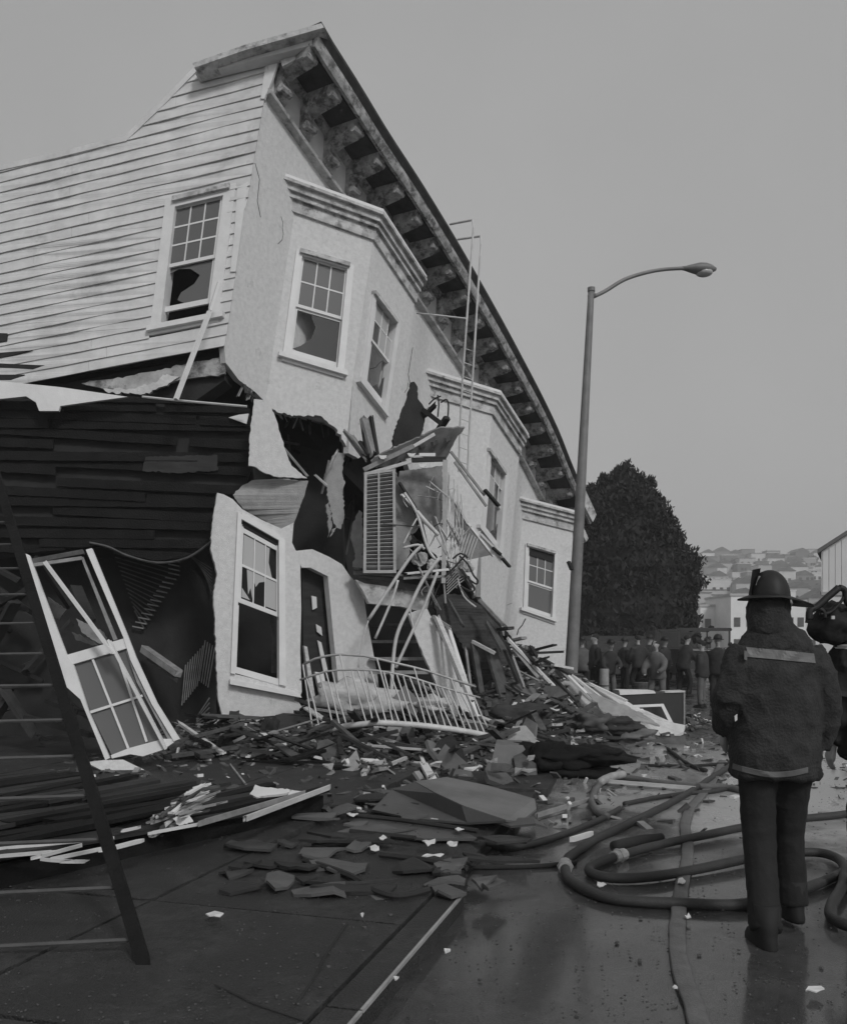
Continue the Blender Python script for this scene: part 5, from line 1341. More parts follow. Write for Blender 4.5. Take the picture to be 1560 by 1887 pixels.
for n_ in range(24000):
    y = 862 + 358 * (rnd.random() ** .9)
    l_, r_ = tw(y); c = (l_ + r_) / 2; hw = (r_ - l_) / 2 / FOC * TD
    a_ = rnd.uniform(0, 6.283); rr = hw * (.80 + .30 * rnd.random() ** 1.6)
    z = CAMZ + (1190 - y) / FOC * TD
    clump = noise.noise(V((math.cos(a_) * 2.2, math.sin(a_) * 2.2, z * 1.3)))
    rr *= 1 + .22 * clump; z += .3 * clump
    p = V(((c - 780) / FOC * TD + rr * math.cos(a_), TD + rr * .9 * math.sin(a_), z))
    s_ = rnd.uniform(.05, .15)
    u = V((rnd.uniform(-1, 1), rnd.uniform(-1, 1), rnd.uniform(.2, 1.6))).normalized()
    w_ = u.cross(V((rnd.uniform(-1, 1), rnd.uniform(-1, 1), rnd.uniform(-1, 1)))).normalized()
    k = len(lvs)
    lvs += [p - u * s_, p + w_ * s_ * .55, p + u * s_ * 1.7, p - w_ * s_ * .55]; lfs.append((k, k + 1, k + 2, k + 3))
for (lx_, ly_, lr_) in ((1151, 872, 15), (1112, 893, 14), (1135, 885, 16), (1170, 892, 14), (1193, 897, 13), (1086, 912, 13), (1205, 925, 11), (1075, 935, 13), (1222, 962, 13), (1236, 990, 12), (1246, 1015, 12), (1268, 1042, 15), (1255, 1070, 16), (1278, 1080, 13), (1262, 1112, 17), (1268, 1145, 14), (1248, 1046, 27), (1262, 1078, 24), (1240, 1000, 20), (1255, 1118, 24), (1228, 975, 18), (1150, 930, 40), (1100, 950, 30), (1190, 960, 34)):
    cx_, cz_ = (lx_ - 780) / FOC * TD, CAMZ + (1190 - ly_) / FOC * TD; rw = lr_ / FOC * TD
    for n_ in range(int(26 * lr_)):
        d = V((rnd.gauss(0, 1), rnd.gauss(0, 1), rnd.gauss(0, 1))).normalized() * (rnd.random() ** .4) * rw
        d.z *= 1.35
        p = V((cx_, TD - (1.2 if lr_ > 25 else 0) - rnd.uniform(0, .6), cz_)) + d
        s_ = rnd.uniform(.05, .14)
        u = V((rnd.uniform(-1, 1), rnd.uniform(-1, 1), rnd.uniform(.2, 1.8))).normalized()
        w_ = u.cross(V((rnd.uniform(-1, 1), rnd.uniform(-1, 1), rnd.uniform(-1, 1)))).normalized()
        k = len(lvs)
        lvs += [p - u * s_, p + w_ * s_ * .55, p + u * s_ * 1.7, p - w_ * s_ * .55]; lfs.append((k, k + 1, k + 2, k + 3))
lv.v = lvs; lv.f = lfs
tr.part('crown', lv, M['leaf'], kind='stuff')
# shrubs and hedge below / behind the crowd
hd_ = MB()
for k in range(26):
    single('hedge_bush', blob(V((4 + k * .85 + rnd.uniform(-.2, .2), 48 + rnd.uniform(-1, 1), .6)), .8, .7, .9 + rnd.uniform(0, .5), k, .6, 9), M['leaf'], f"dark bush in the hedge behind the crowd, {['left end', 'second', 'third', 'fourth', 'fifth', 'sixth', 'seventh', 'eighth', 'ninth', 'tenth', 'eleventh', 'twelfth', 'thirteenth', 'right end'][min(k, 13)]} from the lamp post", 'bush', 'bushes in the hedge behind the crowd') if k < 14 else None

# ================================================================== hillside and far houses
def hz(D, x=0):
    t = min(1.1, max(0, (D - 190) / 420.0))
    return .5 + 60 * t ** 1.15 + 3 * noise.noise(V((x * .01, D * .01, 0)))
structure('hillside', grid_mesh(-60, 560, 120, 690, 90, 90, lambda x, y: hz(y, x) - (2.5 if y < 140 else 0) - max(0, (y - 600)) * .4), M['hill'], True)
rnd = random.Random(12)
hm_ = [mat('far_house_grey_%d' % i, c, .1, .3, .9, 0) for i, c in enumerate((.12, .2, .3, .42, .55, .7))]
roofm = mat('far_roof', .10, .3, .3, .9, 0)
tones = ['dark grey', 'grey', 'mid grey', 'pale grey', 'off-white', 'white']
cnt = 0
for r_ in range(11):
    D = 235 + r_ * 36
    wpx = 1600 * 9.5 / D
    x = 1215 + rnd.uniform(0, 14)
    while x < 1640:
        w = rnd.uniform(6.5, 11); h = rnd.uniform(5.5, 9.5); d = 9
        cx = (x - 780) / FOC * D + w / 2; cy = D + rnd.uniform(-8, 8)
        z = hz(cy, cx) - 1.0
        mi = rnd.choice([0, 1, 2, 3, 3, 4, 4, 5]) if r_ > 2 else rnd.choice([3, 4, 4, 5, 5, 2])
        t = Thing('hill_house', f'{tones[mi]} {("gabled" if rnd.random() < .4 else "flat-roofed")} house, {["first","second","third","fourth","fifth","sixth","seventh","eighth","ninth","tenth","top"][r_]} row up the hazy hillside', 'house', (cx, cy, z), 'houses on the far hillside')
        gab = 'gabled' in t.o['label']
        t.part('wall', MB().box((cx, cy, z + h / 2), w, d, h), hm_[mi])
        if gab:
            t.part('roof', MB().hexa([V((cx - w / 2 - .3, cy - d / 2 - .3, z + h)), V((cx + w / 2 + .3, cy - d / 2 - .3, z + h)), V((cx, cy - d / 2 - .3, z + h + w * .3))],
                                     [V((cx - w / 2 - .3, cy + d / 2, z + h)), V((cx + w / 2 + .3, cy + d / 2, z + h)), V((cx, cy + d / 2, z + h + w * .3))]), roofm)
        else:
            t.part('roof', MB().box((cx, cy, z + h + .15), w + .4, d + .4, .3), roofm if rnd.random() < .6 else hm_[5])
        for i in range(rnd.choice([2, 3])):
            for j in range(2):
                wx = cx - w / 2 + w * (i + .5) / 3 + rnd.uniform(0, w / 6); wz = z + 2.0 + j * 2.9
                if wz + 1 > z + h: continue
                t.part('window', MB().box((wx, cy - d / 2 - .02, wz), 1.3, .1, 1.5), M['dark'])
        cnt += 1
        x += w / D * FOC + rnd.uniform(-1, 5) + (rnd.uniform(5, 20) if rnd.random() < .2 else 0)
for k in range(34):
    D = rnd.uniform(230, 590); px_ = rnd.uniform(1225, 1620)
    x_ = (px_ - 780) / FOC * D
    t = Thing('hillside_tree', f'small rounded tree {["at the foot of", "low on", "halfway up", "high on", "on the crest of"][min(4, int((D - 230) / 72))]} the hazy hillside, {["next to the cypress", "left of the helmet", "behind the helmet", "right of the helmet", "by the gabled house"][min(4, int((px_ - 1225) / 79))]}', 'tree', (x_, D, hz(D, x_)), 'trees among the hillside houses')
    t.part('crown', blob(V((x_, D, hz(D, x_) + 3.4)), 2.6, 2.4, 3, k, .7, 8), M['leaf'])
    t.part('trunk', MB().tube([V((x_, D, hz(D, x_) - 1)), V((x_, D, hz(D, x_) + 3))], .4, 6), M['bark'])
# low white blocks at the foot of the hill
for k, (xa, xb, yt, D, mi, l) in enumerate(((1290, 1345, 1118, 118, 5, 'low white flat-roofed block right of the cypress'), (1346, 1392, 1098, 112, 5, 'taller white block just left of the firefighter helmet'), (1446, 1484, 1110, 112, 5, 'white block just right of the firefighter helmet'), (1484, 1560, 1128, 125, 4, 'off-white long block behind the gabled house'), (1255, 1292, 1135, 116, 3, 'low grey block partly behind the cypress'))):
    x0, x1 = (xa - 780) / FOC * D, (xb - 780) / FOC * D; h = CAMZ + (1190 - yt) / FOC * D
    t = Thing('street_block', l, 'building', ((x0 + x1) / 2, D, 0), 'white blocks at the foot of the hill')
    t.part('wall', MB().box(((x0 + x1) / 2, D + 5, h / 2), x1 - x0, 10, h), hm_[mi])
    t.part('parapet', MB().box(((x0 + x1) / 2, D + 5, h + .15), x1 - x0 + .3, 10.3, .3), hm_[3])
    n_ = max(2, int((x1 - x0) / 1.6))
    for i in range(n_):
        for j in range(int(h // 3)):
            t.part('window', MB().box((x0 + (x1 - x0) * (i + .5) / n_, D - .02, 1.8 + j * 2.8), .8, .08, 1.2), M['glassd'])
# gabled house at the right edge
gh = Thing('gabled_house', 'tall pale gabled house with vertical boards at the right edge of the view', 'house', (19.5, 40, 0))
GD = 40.0
xg = lambda px: (px - 780) / FOC * GD
zg = lambda py: CAMZ + (1190 - py) / FOC * GD
gx0 = xg(1513); gx1 = gx0 + 5.2; apx = (gx0 + gx1) / 2
gw = [V((gx0, GD, 0)), V((gx1, GD, 0)), V((gx1, GD, zg(1016))), V((apx, GD, zg(950))), V((gx0, GD, zg(1016)))]
gh.part('wall', MB().hexa(gw, [p + V((4.6, 9, 0)) for p in gw]), hm_[4])
for k in range(18):
    x_ = gx0 + .08 + k * .29
    zt = zg(1016) + (zg(950) - zg(1016)) * (1 - abs(x_ - apx) / (apx - gx0)) - .1
    gh.part('siding_board', MB().box((x_ + .1, GD - .012, (zt + zg(1093)) / 2), .255, .03, zt - zg(1093)), hm_[4])
gh.part('belt_course', MB().box(((gx0 + gx1) / 2, GD - .04, zg(1094)), gx1 - gx0 + .1, .1, .16), hm_[2])
for sg, (xa, xb) in ((0, (gx0 - .35, apx)), (1, (gx1 + .35, apx))):
    a_ = V((xa, GD - .35, zg(1021))); b_ = V((xb, GD - .35, zg(945)))
    gh.part('roof', MB().hexa([a_, b_, b_ + V((4.8, 9.5, 0)), a_ + V((4.8, 9.5, 0))], [p + V((0, 0, .18)) for p in (a_, b_, b_ + V((4.8, 9.5, 0)), a_ + V((4.8, 9.5, 0)))]), roofm)
for (cx_, cz_) in ((gx0 + 1.6, zg(1125)), (gx0 + 3.5, zg(1125)), (gx0 + 2.6, zg(1040))):
    f_ = gh.part('window', MB().box((cx_, GD - .05, cz_), 1.0, .1, 1.5), hm_[5])
    gh.part('pane', MB().box((cx_, GD - .11, cz_), .8, .03, 1.3), M['glassd'], f_)

# ================================================================== vehicle behind the firefighter
TDp = 33.0
tx = lambda px: (px - 780) / FOC * TDp
tz = lambda py: max(0, CAMZ + (1190 - py) / FOC * TDp)
tk = Thing('fire_truck', 'dark fire truck seen from behind with crowded roof rack and rails', 'truck', (tx(1300), TDp, 0))
tk.part('body', MB().hexa([V((tx(1250), TDp, .5)), V((tx(1348), TDp, .5)), V((tx(1348), TDp, tz(1196))), V((tx(1250), TDp, tz(1196)))], [V((tx(1250), TDp + 6, .5)), V((tx(1348), TDp + 6, .5)), V((tx(1348), TDp + 6, tz(1196))), V((tx(1250), TDp + 6, tz(1196)))]), M['truck'])
tk.part('cab', MB().box(((tx(1256) + tx(1342)) / 2, TDp + 4.6, tz(1180)), 1.75, 1.6, .9), M['truck'])
for xx in (1253, 1345):
    for dy in (0, 2.6): tk.part('rack_post', MB().bar(V((tx(xx), TDp + .1 + dy, tz(1196))), V((tx(xx), TDp + .1 + dy, tz(1160))), .05, .05), M['truck'])
for dy in (0, 2.6): tk.part('rack_rail', MB().bar(V((tx(1248), TDp + .1 + dy, tz(1160))), V((tx(1348), TDp + .1 + dy, tz(1160))), .12, .12), M['truck'])
for xx in (1251, 1347): tk.part('rack_rail', MB().bar(V((tx(xx), TDp, tz(1160))), V((tx(xx), TDp + 2.8, tz(1160))), .05, .05), M['truck'])
for k, (xx, yy, rr, m) in enumerate(((1268, 1180, .16, 'dim'), (1290, 1176, .2, 'darkwood'), (1312, 1180, .15, 'dim'), (1332, 1174, .14, 'mid'), (1280, 1160, .08, 'dark'), (1318, 1157, .1, 'dark'), (1300, 1158, .06, 'dark'))):
    tk.part('gear_bag', blob(V((tx(xx), TDp + .5, tz(yy))), rr, .2, rr, k, .4, 8), M[m])
tk.part('rear_rail', MB().bar(V((tx(1255), TDp - .1, tz(1197))), V((tx(1340), TDp - .1, tz(1200))), .05, .05), M['mid'])
tk.part('bumper', MB().box((tx(1299), TDp - .15, .55), 2.05, .25, .2), M['dim'])
for xx in (1258, 1340): tk.part('tail_light', MB().box((tx(xx), TDp - .04, .95), .12, .06, .2), M['mid'])
for xx in (1268, 1330):
    w_ = tk.part('wheel', MB().tube([V((tx(xx) - .13, TDp + .8, .45)), V((tx(xx) + .13, TDp + .8, .45))], .45, 16), M['boot'])
    tk.part('hub', MB().tube([V((tx(xx) - .14, TDp + .8, .45)), V((tx(xx) + .14, TDp + .8, .45))], .18, 10), M['mid'], w_)
pc = Thing('parked_car', 'dark car parked near the white blocks beyond the truck', 'car', (26.5, 75, 0))
prof_ = [(-2.1, .35), (-2.1, .8), (-1.3, .95), (-.8, 1.4), (.6, 1.4), (1.2, .95), (2.1, .85), (2.1, .35)]
a_ = [V((26.5 + x, 74.2, z)) for x, z in prof_]
pc.part('body', MB().loops([a_], V((0, -1, 0)), 1.6), M['truck'])
for dx in (-1.35, 1.3): pc.part('wheel', MB().tube([V((26.5 + dx, 74.15, .32)), V((26.5 + dx, 74.4, .32))], .32, 12), M['boot'])
pc.part('side_window', MB().loops([[V((26.5 + x, 74.18, z)) for x, z in ((-1.05, .98), (-.7, 1.33), (.5, 1.33), (.95, .98))]], V((0, -1, 0)), .02), M['glassl'])

vn = Thing('dark_van', 'dark van standing behind the crowd in front of the cypress', 'van', (8.2, 36, 0))
prof_ = [(-1.9, .4), (-1.9, 1.7), (-1.7, 1.95), (1.0, 1.95), (1.5, 1.25), (2.2, 1.1), (2.25, .4)]
vn.part('body', MB().loops([[V((8.2 + x, 35.2, z)) for x, z in prof_]], V((0, -1, 0)), 1.7), M['truck'])
vn.part('side_window', MB().loops([[V((8.2 + x, 35.18, z)) for x, z in ((-1.6, 1.3), (-1.6, 1.75), (.9, 1.75), (1.25, 1.3))]], V((0, -1, 0)), .02), M['glassd'])
for dx in (-1.3, 1.5): vn.part('wheel', MB().tube([V((8.2 + dx, 35.12, .36)), V((8.2 + dx, 35.4, .36))], .36, 12), M['boot'])
# ================================================================== people
tex = bpy.data.textures.new('cloth_folds', 'CLOUDS'); tex.noise_scale = .16; tex.noise_depth = 3
tex2 = bpy.data.textures.new('cloth_creases', 'MUSGRAVE'); tex2.musgrave_type = 'RIDGED_MULTIFRACTAL'; tex2.noise_scale = .11; tex2.octaves = 3
def loft(mb, rings, n=20):
    """rings: (centre, rx, ry, tiltvec) closed superellipse loft"""
    k0 = []
    vs = []
    for c, rx, ry in rings:
        for j in range(n):
            a_ = 2 * math.pi * j / n
            ca, sa = math.cos(a_), math.sin(a_)
            e = .85
            vs.append(V(c) + V((math.copysign(abs(ca) ** e, ca) * rx, math.copysign(abs(sa) ** e, sa) * ry, 0)))
    m = len(rings)
    fs = [tuple(range(n))[::-1], tuple(range((m - 1) * n, m * n))]
    for i in range(m - 1):
        for j in range(n):
            k = (j + 1) % n
            fs.append((i * n + j, i * n + k, (i + 1) * n + k, (i + 1) * n + j))
    return mb.add(vs, fs)
def soften(o, voxel, smooth=4, disp=0.0, tex_=None):
    r = o.modifiers.new('merge', 'REMESH'); r.mode = 'VOXEL'; r.voxel_size = voxel; r.use_smooth_shade = True
    s_ = o.modifiers.new('soft', 'SMOOTH'); s_.iterations = smooth; s_.factor = .6
    if disp:
        d = o.modifiers.new('folds', 'DISPLACE'); d.texture = tex_ or tex; d.strength = disp; d.mid_level = .5
        d.texture_coords = 'LOCAL'
        if voxel < .02:
            d2 = o.modifiers.new('creases', 'DISPLACE'); d2.texture = tex2; d2.strength = disp * .55; d2.mid_level = .5; d2.texture_coords = 'LOCAL'
def limb(mb, pts, rads, n=12):
    pts = [V(p) for p in pts]
    dense_ = spline(pts, 4)
    m = len(dense_) - 1
    def rf(t):
        f = t * (len(rads) - 1); i = min(len(rads) - 2, int(f)); return rads[i] + (rads[i + 1] - rads[i]) * (f - i)
    return mb.tube(dense_, rf, n)
def hand(mb, wrist, d, side):
    """palm and five curled fingers hanging along d"""
    d = d.normalized(); fwd = V((0, 1, 0)); sd = V((side, 0, 0))
    palm = wrist + d * .05
    mb.box(palm, .035, .085, .10, sd, fwd, d)
    for i, (o_, L_) in enumerate(((.032, .07), (.011, .08), (-.011, .075), (-.032, .06))):
        a_ = palm + d * .045 + fwd * o_
        b_ = a_ + d * L_ * .5 - sd * .006; c_ = b_ + d * L_ * .4 - sd * .025
        mb.tube([a_, b_, c_], .0095, 6)
    a_ = palm + fwd * .04 - d * .01
    mb.tube([a_, a_ + fwd * .03 + d * .025, a_ + fwd * .035 + d * .06 - sd * .01], .011, 6)
def figure(base, s=1.0, rot=0.0, pose='stand', coat='coat', legs='trous', hat='helmet', label='', fold=.03, vox=.02, group=None, coat_len=.80, stripes=False, hands=True, leg_paths=None, arm_paths=None, shoulders=None):
    """a person facing +Y before rotation; base = point on the ground"""
    T = Thing('person', label, 'person', base, group)
    bz = V(base)
    def L(x, y, z): return bz + V((x * s, y * s, z * s))
    lp_ = leg_paths or {'stand': [[(-.11, 0, .88), (-.12, .02, .48), (-.13, 0, .09)], [(.11, 0, .88), (.12, .02, .48), (.13, 0, .09)]],
                        'walk': [[(-.10, 0, .88), (-.11, .16, .50), (-.11, .02, .12)], [(.10, 0, .88), (.11, .14, .48), (.12, .26, .09)]],
                        'bend': [[(-.12, 0, .85), (-.15, .06, .46), (-.15, -.05, .09)], [(.12, 0, .85), (.16, .12, .46), (.17, .05, .09)]]}[pose]
    ap_ = arm_paths or {'stand': [[(-.21, 0, 1.43), (-.29, -.02, 1.15), (-.26, .10, .92)], [(.21, 0, 1.43), (.29, -.02, 1.15), (.26, .10, .92)]],
                        'walk': [[(-.21, 0, 1.43), (-.29, .08, 1.16), (-.25, .24, .98)], [(.21, 0, 1.43), (.28, -.10, 1.16), (.27, -.08, .90)]],
                        'bend': [[(-.20, .10, 1.33), (-.24, .30, 1.12), (-.12, .48, 1.0)], [(.20, .10, 1.33), (.27, .26, 1.08), (.20, .46, .92)]]}[pose]
    lean = {'stand': 0, 'walk': .03, 'bend': .16}[pose]
    body = MB()
    loft(body, [(L(0, lean * 1.05, 1.60), .055 * s, .055 * s), (L(0, lean * .95, 1.5), .06 * s, .06 * s), (L(0, lean * .9, 1.44), .15 * s, .08 * s), (L(0, lean * .7, 1.36), .19 * s, .11 * s), (L(0, lean * .5, 1.2), .165 * s, .12 * s), (L(0, lean * .2, 1.02), .145 * s, .10 * s), (L(0, 0, .92), .17 * s, .12 * s), (L(0, 0, .84), .15 * s, .11 * s)])
    hc = L(0, lean * 1.1 + .01, 1.68)
    loft(body, [(hc + V((0, 0, .125)) * s, .03 * s, .03 * s), (hc + V((0, 0, .105)) * s, .065 * s, .075 * s), (hc + V((0, 0, .05)) * s, .078 * s, .095 * s), (hc, .076 * s, .092 * s), (hc - V((0, -.01, .06)) * s, .06 * s, .08 * s), (hc - V((0, -.02, .11)) * s, .035 * s, .05 * s)], 16)
    body.tube([hc + V((0, .085, .02)) * s, hc + V((0, .115, -.02)) * s, hc + V((0, .09, -.035)) * s], .014 * s, 6)
    for sx in (-1, 1):
        loft(body, [(hc + V((sx * .08, -.005, .03)) * s, .01 * s, .02 * s), (hc + V((sx * .088, -.005, 0)) * s, .012 * s, .022 * s), (hc + V((sx * .08, 0, -.035)) * s, .008 * s, .014 * s)], 8)
    for i, ap in enumerate(ap_):
        limb(body, [L(*p) for p in ap], [.055 * s, .05 * s, .042 * s, .036 * s, .028 * s])
        if hands:
            hand(body, L(*ap[-1]), L(*ap[-1]) - L(*ap[-2]), 1 if i else -1)
    for lp2 in lp_:
        limb(body, [L(*p) for p in lp2], [.085 * s, .07 * s, .058 * s, .05 * s, .04 * s])
    b = T.part('body', body, M['skin'])
    soften(b, .014 * s if vox < .02 else .02 * s, 2)
    for sx in (-1, 1):
        T.part('eye', blob(hc + V((sx * .031, .088, .02)) * s, .012 * s, .008 * s, .009 * s, 0, 0, 6), M['paper'])
    T.part('mouth', MB().tube([hc + V((-.022, .088, -.06)) * s, hc + V((0, .096, -.062)) * s, hc + V((.022, .088, -.06)) * s], .005 * s, 5), M['boot'])
    ct_ = MB()
    sh_ = shoulders or (.215, .15)
    loft(ct_, [(L(0, lean, 1.53), .075 * s, .075 * s), (L(0, lean, 1.49), .12 * s, .095 * s), (L(0, lean * .9, 1.45), sh_[0] * .88 * s, .12 * s), (L(0, lean * .75, 1.36), sh_[0] * s, sh_[1] * s), (L(0, lean * .5, 1.2), sh_[0] * 1.02 * s, (sh_[1] + .02) * s), (L(0, lean * .2, 1.02), sh_[0] * s, (sh_[1] + .02) * s), (L(0, 0, .92), sh_[0] * 1.03 * s, (sh_[1] + .025) * s), (L(.003, 0, coat_len + .015), sh_[0] * 1.02 * s, (sh_[1] + .02) * s), (L(.003, 0, coat_len), sh_[0] * .97 * s, sh_[1] * s)])
    for ap in ap_:
        limb(ct_, [L(*p) for p in ap[:-1]] + [L(*ap[-2]).lerp(L(*ap[-1]), .92)], [.085 * s, .085 * s, .078 * s, .07 * s, .062 * s])
    c_ = T.part('coat', ct_, M[coat]); soften(c_, vox * s, 3, fold * s)
    tr_ = MB()
    loft(tr_, [(L(0, 0, .95), .15 * s, .11 * s), (L(0, 0, .86), .175 * s, .125 * s), (L(0, 0, .78), .16 * s, .11 * s)])
    for lp2 in lp_:
        limb(tr_, [L(*lp2[0]), L(*lp2[1]), L(lp2[2][0], lp2[2][1], lp2[2][2] - .01)], [.105 * s, .090 * s, .082 * s, .078 * s, .080 * s])
    t_ = T.part('trousers', tr_, M[legs]); soften(t_, vox * s, 2, fold * .4 * s)
    for lp2 in lp_:
        bt = MB(); a_ = V(lp2[2])
        loft(bt, [(L(a_.x, a_.y - .01, a_.z + .12), .058 * s, .062 * s), (L(a_.x, a_.y, a_.z), .052 * s, .07 * s), (L(a_.x, a_.y + .05, a_.z - .035), .052 * s, .13 * s), (L(a_.x, a_.y + .06, a_.z - .07), .055 * s, .15 * s), (L(a_.x, a_.y + .06, a_.z - .09), .053 * s, .148 * s)], 14)
        T.part('boot', bt, M['boot'], smooth=True)
    if hat == 'helmet':
        h_ = MB()
        loft(h_, [(hc + V((0, 0, .05)) * s, .112 * s, .135 * s), (hc + V((0, 0, .10)) * s, .108 * s, .13 * s), (hc + V((0, 0, .15)) * s, .09 * s, .11 * s), (hc + V((0, 0, .185)) * s, .06 * s, .075 * s), (hc + V((0, 0, .20)) * s, .02 * s, .03 * s)], 20)
        hh = T.part('helmet', h_, M['helmet'], smooth=True)
        T.part('brim', MB().add([hc + V((math.cos(a) * .155, math.sin(a) * .21 - .03, .055 - .02 * abs(math.sin(a)))) * s for a in [k * math.pi / 12 for k in range(24)]] + [hc + V((math.cos(a) * .10, math.sin(a) * .12, .075)) * s for a in [k * math.pi / 12 for k in range(24)]],
               [(k, (k + 1) % 24, 24 + (k + 1) % 24, 24 + k) for k in range(24)]), M['helmet'], hh)
    else:
        T.part('hair', blob(hc + V((0, -.015, .05)) * s, .092 * s, .105 * s, .092 * s, 3, .12, 10), M[hat])
    T.o.location = bz
    T.o.rotation_euler = (0, 0, rot)
    return T

# firefighter in the foreground, walking away
FD_ = 4.75
ffb = V(((1426 - 780) / FOC * FD_, FD_, 0))
k_ = 1.06
lx = lambda px: ((px - 780) / FOC * FD_ - ffb.x) / k_
lz = lambda py: (CAMZ + (1190 - py) / FOC * FD_) / k_
fpaths = [[(lx(1394), 0, .84), (lx(1392), -.05, .46), (lx(1374), -.26, .08)], [(lx(1462), 0, .84), (lx(1462), .07, .47), (lx(1470), .06, .12)]]
apaths = [[(lx(1372), 0, lz(1200)), (lx(1338), -.03, lz(1285)), (lx(1348), .10, lz(1352))], [(lx(1484), 0, lz(1200)), (lx(1520), -.02, lz(1285)), (lx(1516), .06, lz(1385))]]
ff = figure(ffb, k_, 0, 'stand', 'coat', 'trous', 'none_', 'firefighter seen from behind in a long dark coat with a pale back stripe and wide-brimmed helmet', .045, .013, None, coat_len=lz(1432), leg_paths=fpaths, arm_paths=apaths, shoulders=(.228, .17)) if False else None
M['none_'] = M['helmet']
ff = figure(ffb, k_, 0, 'stand', 'coat', 'trous', 'none_', 'firefighter walking away in long dark coat with pale back stripe and wide-brimmed helmet', .017, .013, None, coat_len=lz(1434), leg_paths=fpaths, arm_paths=apaths, shoulders=(.222, .145))
for nm in ('hair', 'eye', 'mouth'):
    for o in [c for c in ff.o.children if c.name.split('.')[0] == nm and nm == 'hair']: bpy.data.objects.remove(o)
def fp(px, py, dy=0.0): return P(px, py, FD_ + dy)
# helmet turned to the left: dome, tilted brim, front shield, crest ridges, neck flap
dome = MB(); vs = []; fs = []
hcen = fp(1417, 1106)
N1, N2 = 14, 28
for i in range(N1 + 1):
    th = math.pi / 2 * i / N1
    for j in range(N2):
        a_ = 2 * math.pi * j / N2
        rdg = 1 + .035 * max(0, math.cos(4 * a_)) ** 6
        vs.append(hcen + V((math.cos(a_) * .108 * math.cos(th) * rdg, math.sin(a_) * .115 * math.cos(th) * rdg, .165 * math.sin(th) ** .9)))
for i in range(N1):
    for j in range(N2):
        k = (j + 1) % N2
        fs.append((i * N2 + j, i * N2 + k, (i + 1) * N2 + k, (i + 1) * N2 + j))
dome.add(vs, fs)
hel = ff.part('helmet', dome, M['helmet'], smooth=True)
bm_ = MB(); n_ = 36; vs = []
for rr, dz in ((1.0, 0), (.62, .02), (.62, .012), (1.0, -.008)):
    for j in range(n_):
        a_ = 2 * math.pi * j / n_
        ex = .235 if math.cos(a_) > 0 else .165
        x_ = math.cos(a_) * ex * rr; y_ = math.sin(a_) * .165 * rr
        vs.append(hcen + V((x_, y_, dz + .012 - x_ * .10 - .02 * abs(math.cos(a_)) * rr)))
fs = []
for q in range(4):
    for j in range(n_):
        k = (j + 1) % n_; w_ = (q + 1) % 4
        fs.append((q * n_ + j, q * n_ + k, w_ * n_ + k, w_ * n_ + j))
ff.part('brim', bm_.add(vs, fs), M['helmet'], hel, smooth=True)
ff.part('front_shield', MB().loops([[fp(1386, 1104, -.02), fp(1380, 1090, -.04), fp(1386, 1050, -.05), fp(1401, 1047, .0), fp(1399, 1060, .03), fp(1394, 1104, .03)]], V((-.3, -1, 0)).normalized(), .015), M['helmet'], hel)
ff.part('shield_bracket', MB().tube([fp(1391, 1098, -.03), fp(1394, 1078, -.04), fp(1399, 1062, -.03)], .006, 5), M['chrome'], hel)
nf = MB(); loft(nf, [(fp(1417, 1098), .100, .105), (fp(1416, 1120), .105, .11), (fp(1416, 1140), .108, .11), (fp(1418, 1158), .118, .11), (fp(1420, 1170), .125, .115)], 24)
nfo = ff.part('neck_flap', nf, M['coat']); soften(nfo, .013, 2, .02)
cl_ = MB(); loft(cl_, [(fp(1422, 1150), .105, .09), (fp(1424, 1165), .14, .105), (fp(1426, 1182), .185, .12), (fp(1427, 1200), .215, .13)], 24)
clo = ff.part('collar', cl_, M['coat']); soften(clo, .013, 3, .03)
def wrap_band(T, xl, xr, yt, yb, D, depth, m, name, bulge=0.0, n=28):
    """reflective band laid onto the back of the coat"""
    mb = MB(); vs = []; rows = 5
    for i in range(n + 1):
        t = i / n; x = xl + (xr - xl) * t
        for j in range(rows):
            py = yt + (yb - yt) * j / (rows - 1)
            q_ = P(x, py + bulge * math.sin(math.pi * t) + (12 * t if bulge == 0 else 0), D - .08); vs.append(V((q_.x, D - .5, q_.z)))
    fs = [(i * rows + j, i * rows + j + 1, (i + 1) * rows + j + 1, (i + 1) * rows + j) for i in range(n) for j in range(rows - 1)]
    o = T.part(name, mb.add(vs, fs), m)
    coat_ = [c for c in T.o.children if c.name.split('.')[0] == 'coat'][0]
    w = o.modifiers.new('lay', 'SHRINKWRAP'); w.target = coat_; w.wrap_method = 'PROJECT'; w.use_project_y = True; w.use_positive_direction = True; w.use_negative_direction = True; w.wrap_mode = 'OUTSIDE_SURFACE'; w.offset = .004
    sd_ = o.modifiers.new('thick', 'SOLIDIFY'); sd_.thickness = .006; sd_.offset = 0
    return o
wrap_band(ff, 1386, 1510, 1193, 1211, FD_ - .10, .09, M['stripe'], 'back_stripe')
wrap_band(ff, 1368, 1488, 1414, 1424, FD_ - .10, .11, M['card'], 'hem_stripe', 9)
ff.part('sleeve_stripe', MB().poly(Plane(fp(1375, 1205, -.13), (-.2, -1, 0)), [(1371, 1199), (1377, 1200), (1376, 1217), (1371, 1215)], .02), M['stripe'])
ff.part('bright_gap_patch', MB().poly(Plane(fp(1355, 1323, -.2), (-.2, -1, 0)), [(1353, 1320), (1358, 1316), (1358, 1327), (1354, 1330)], .01), M['paper'])  # pale patch painted where the gap beside the arm shows bright

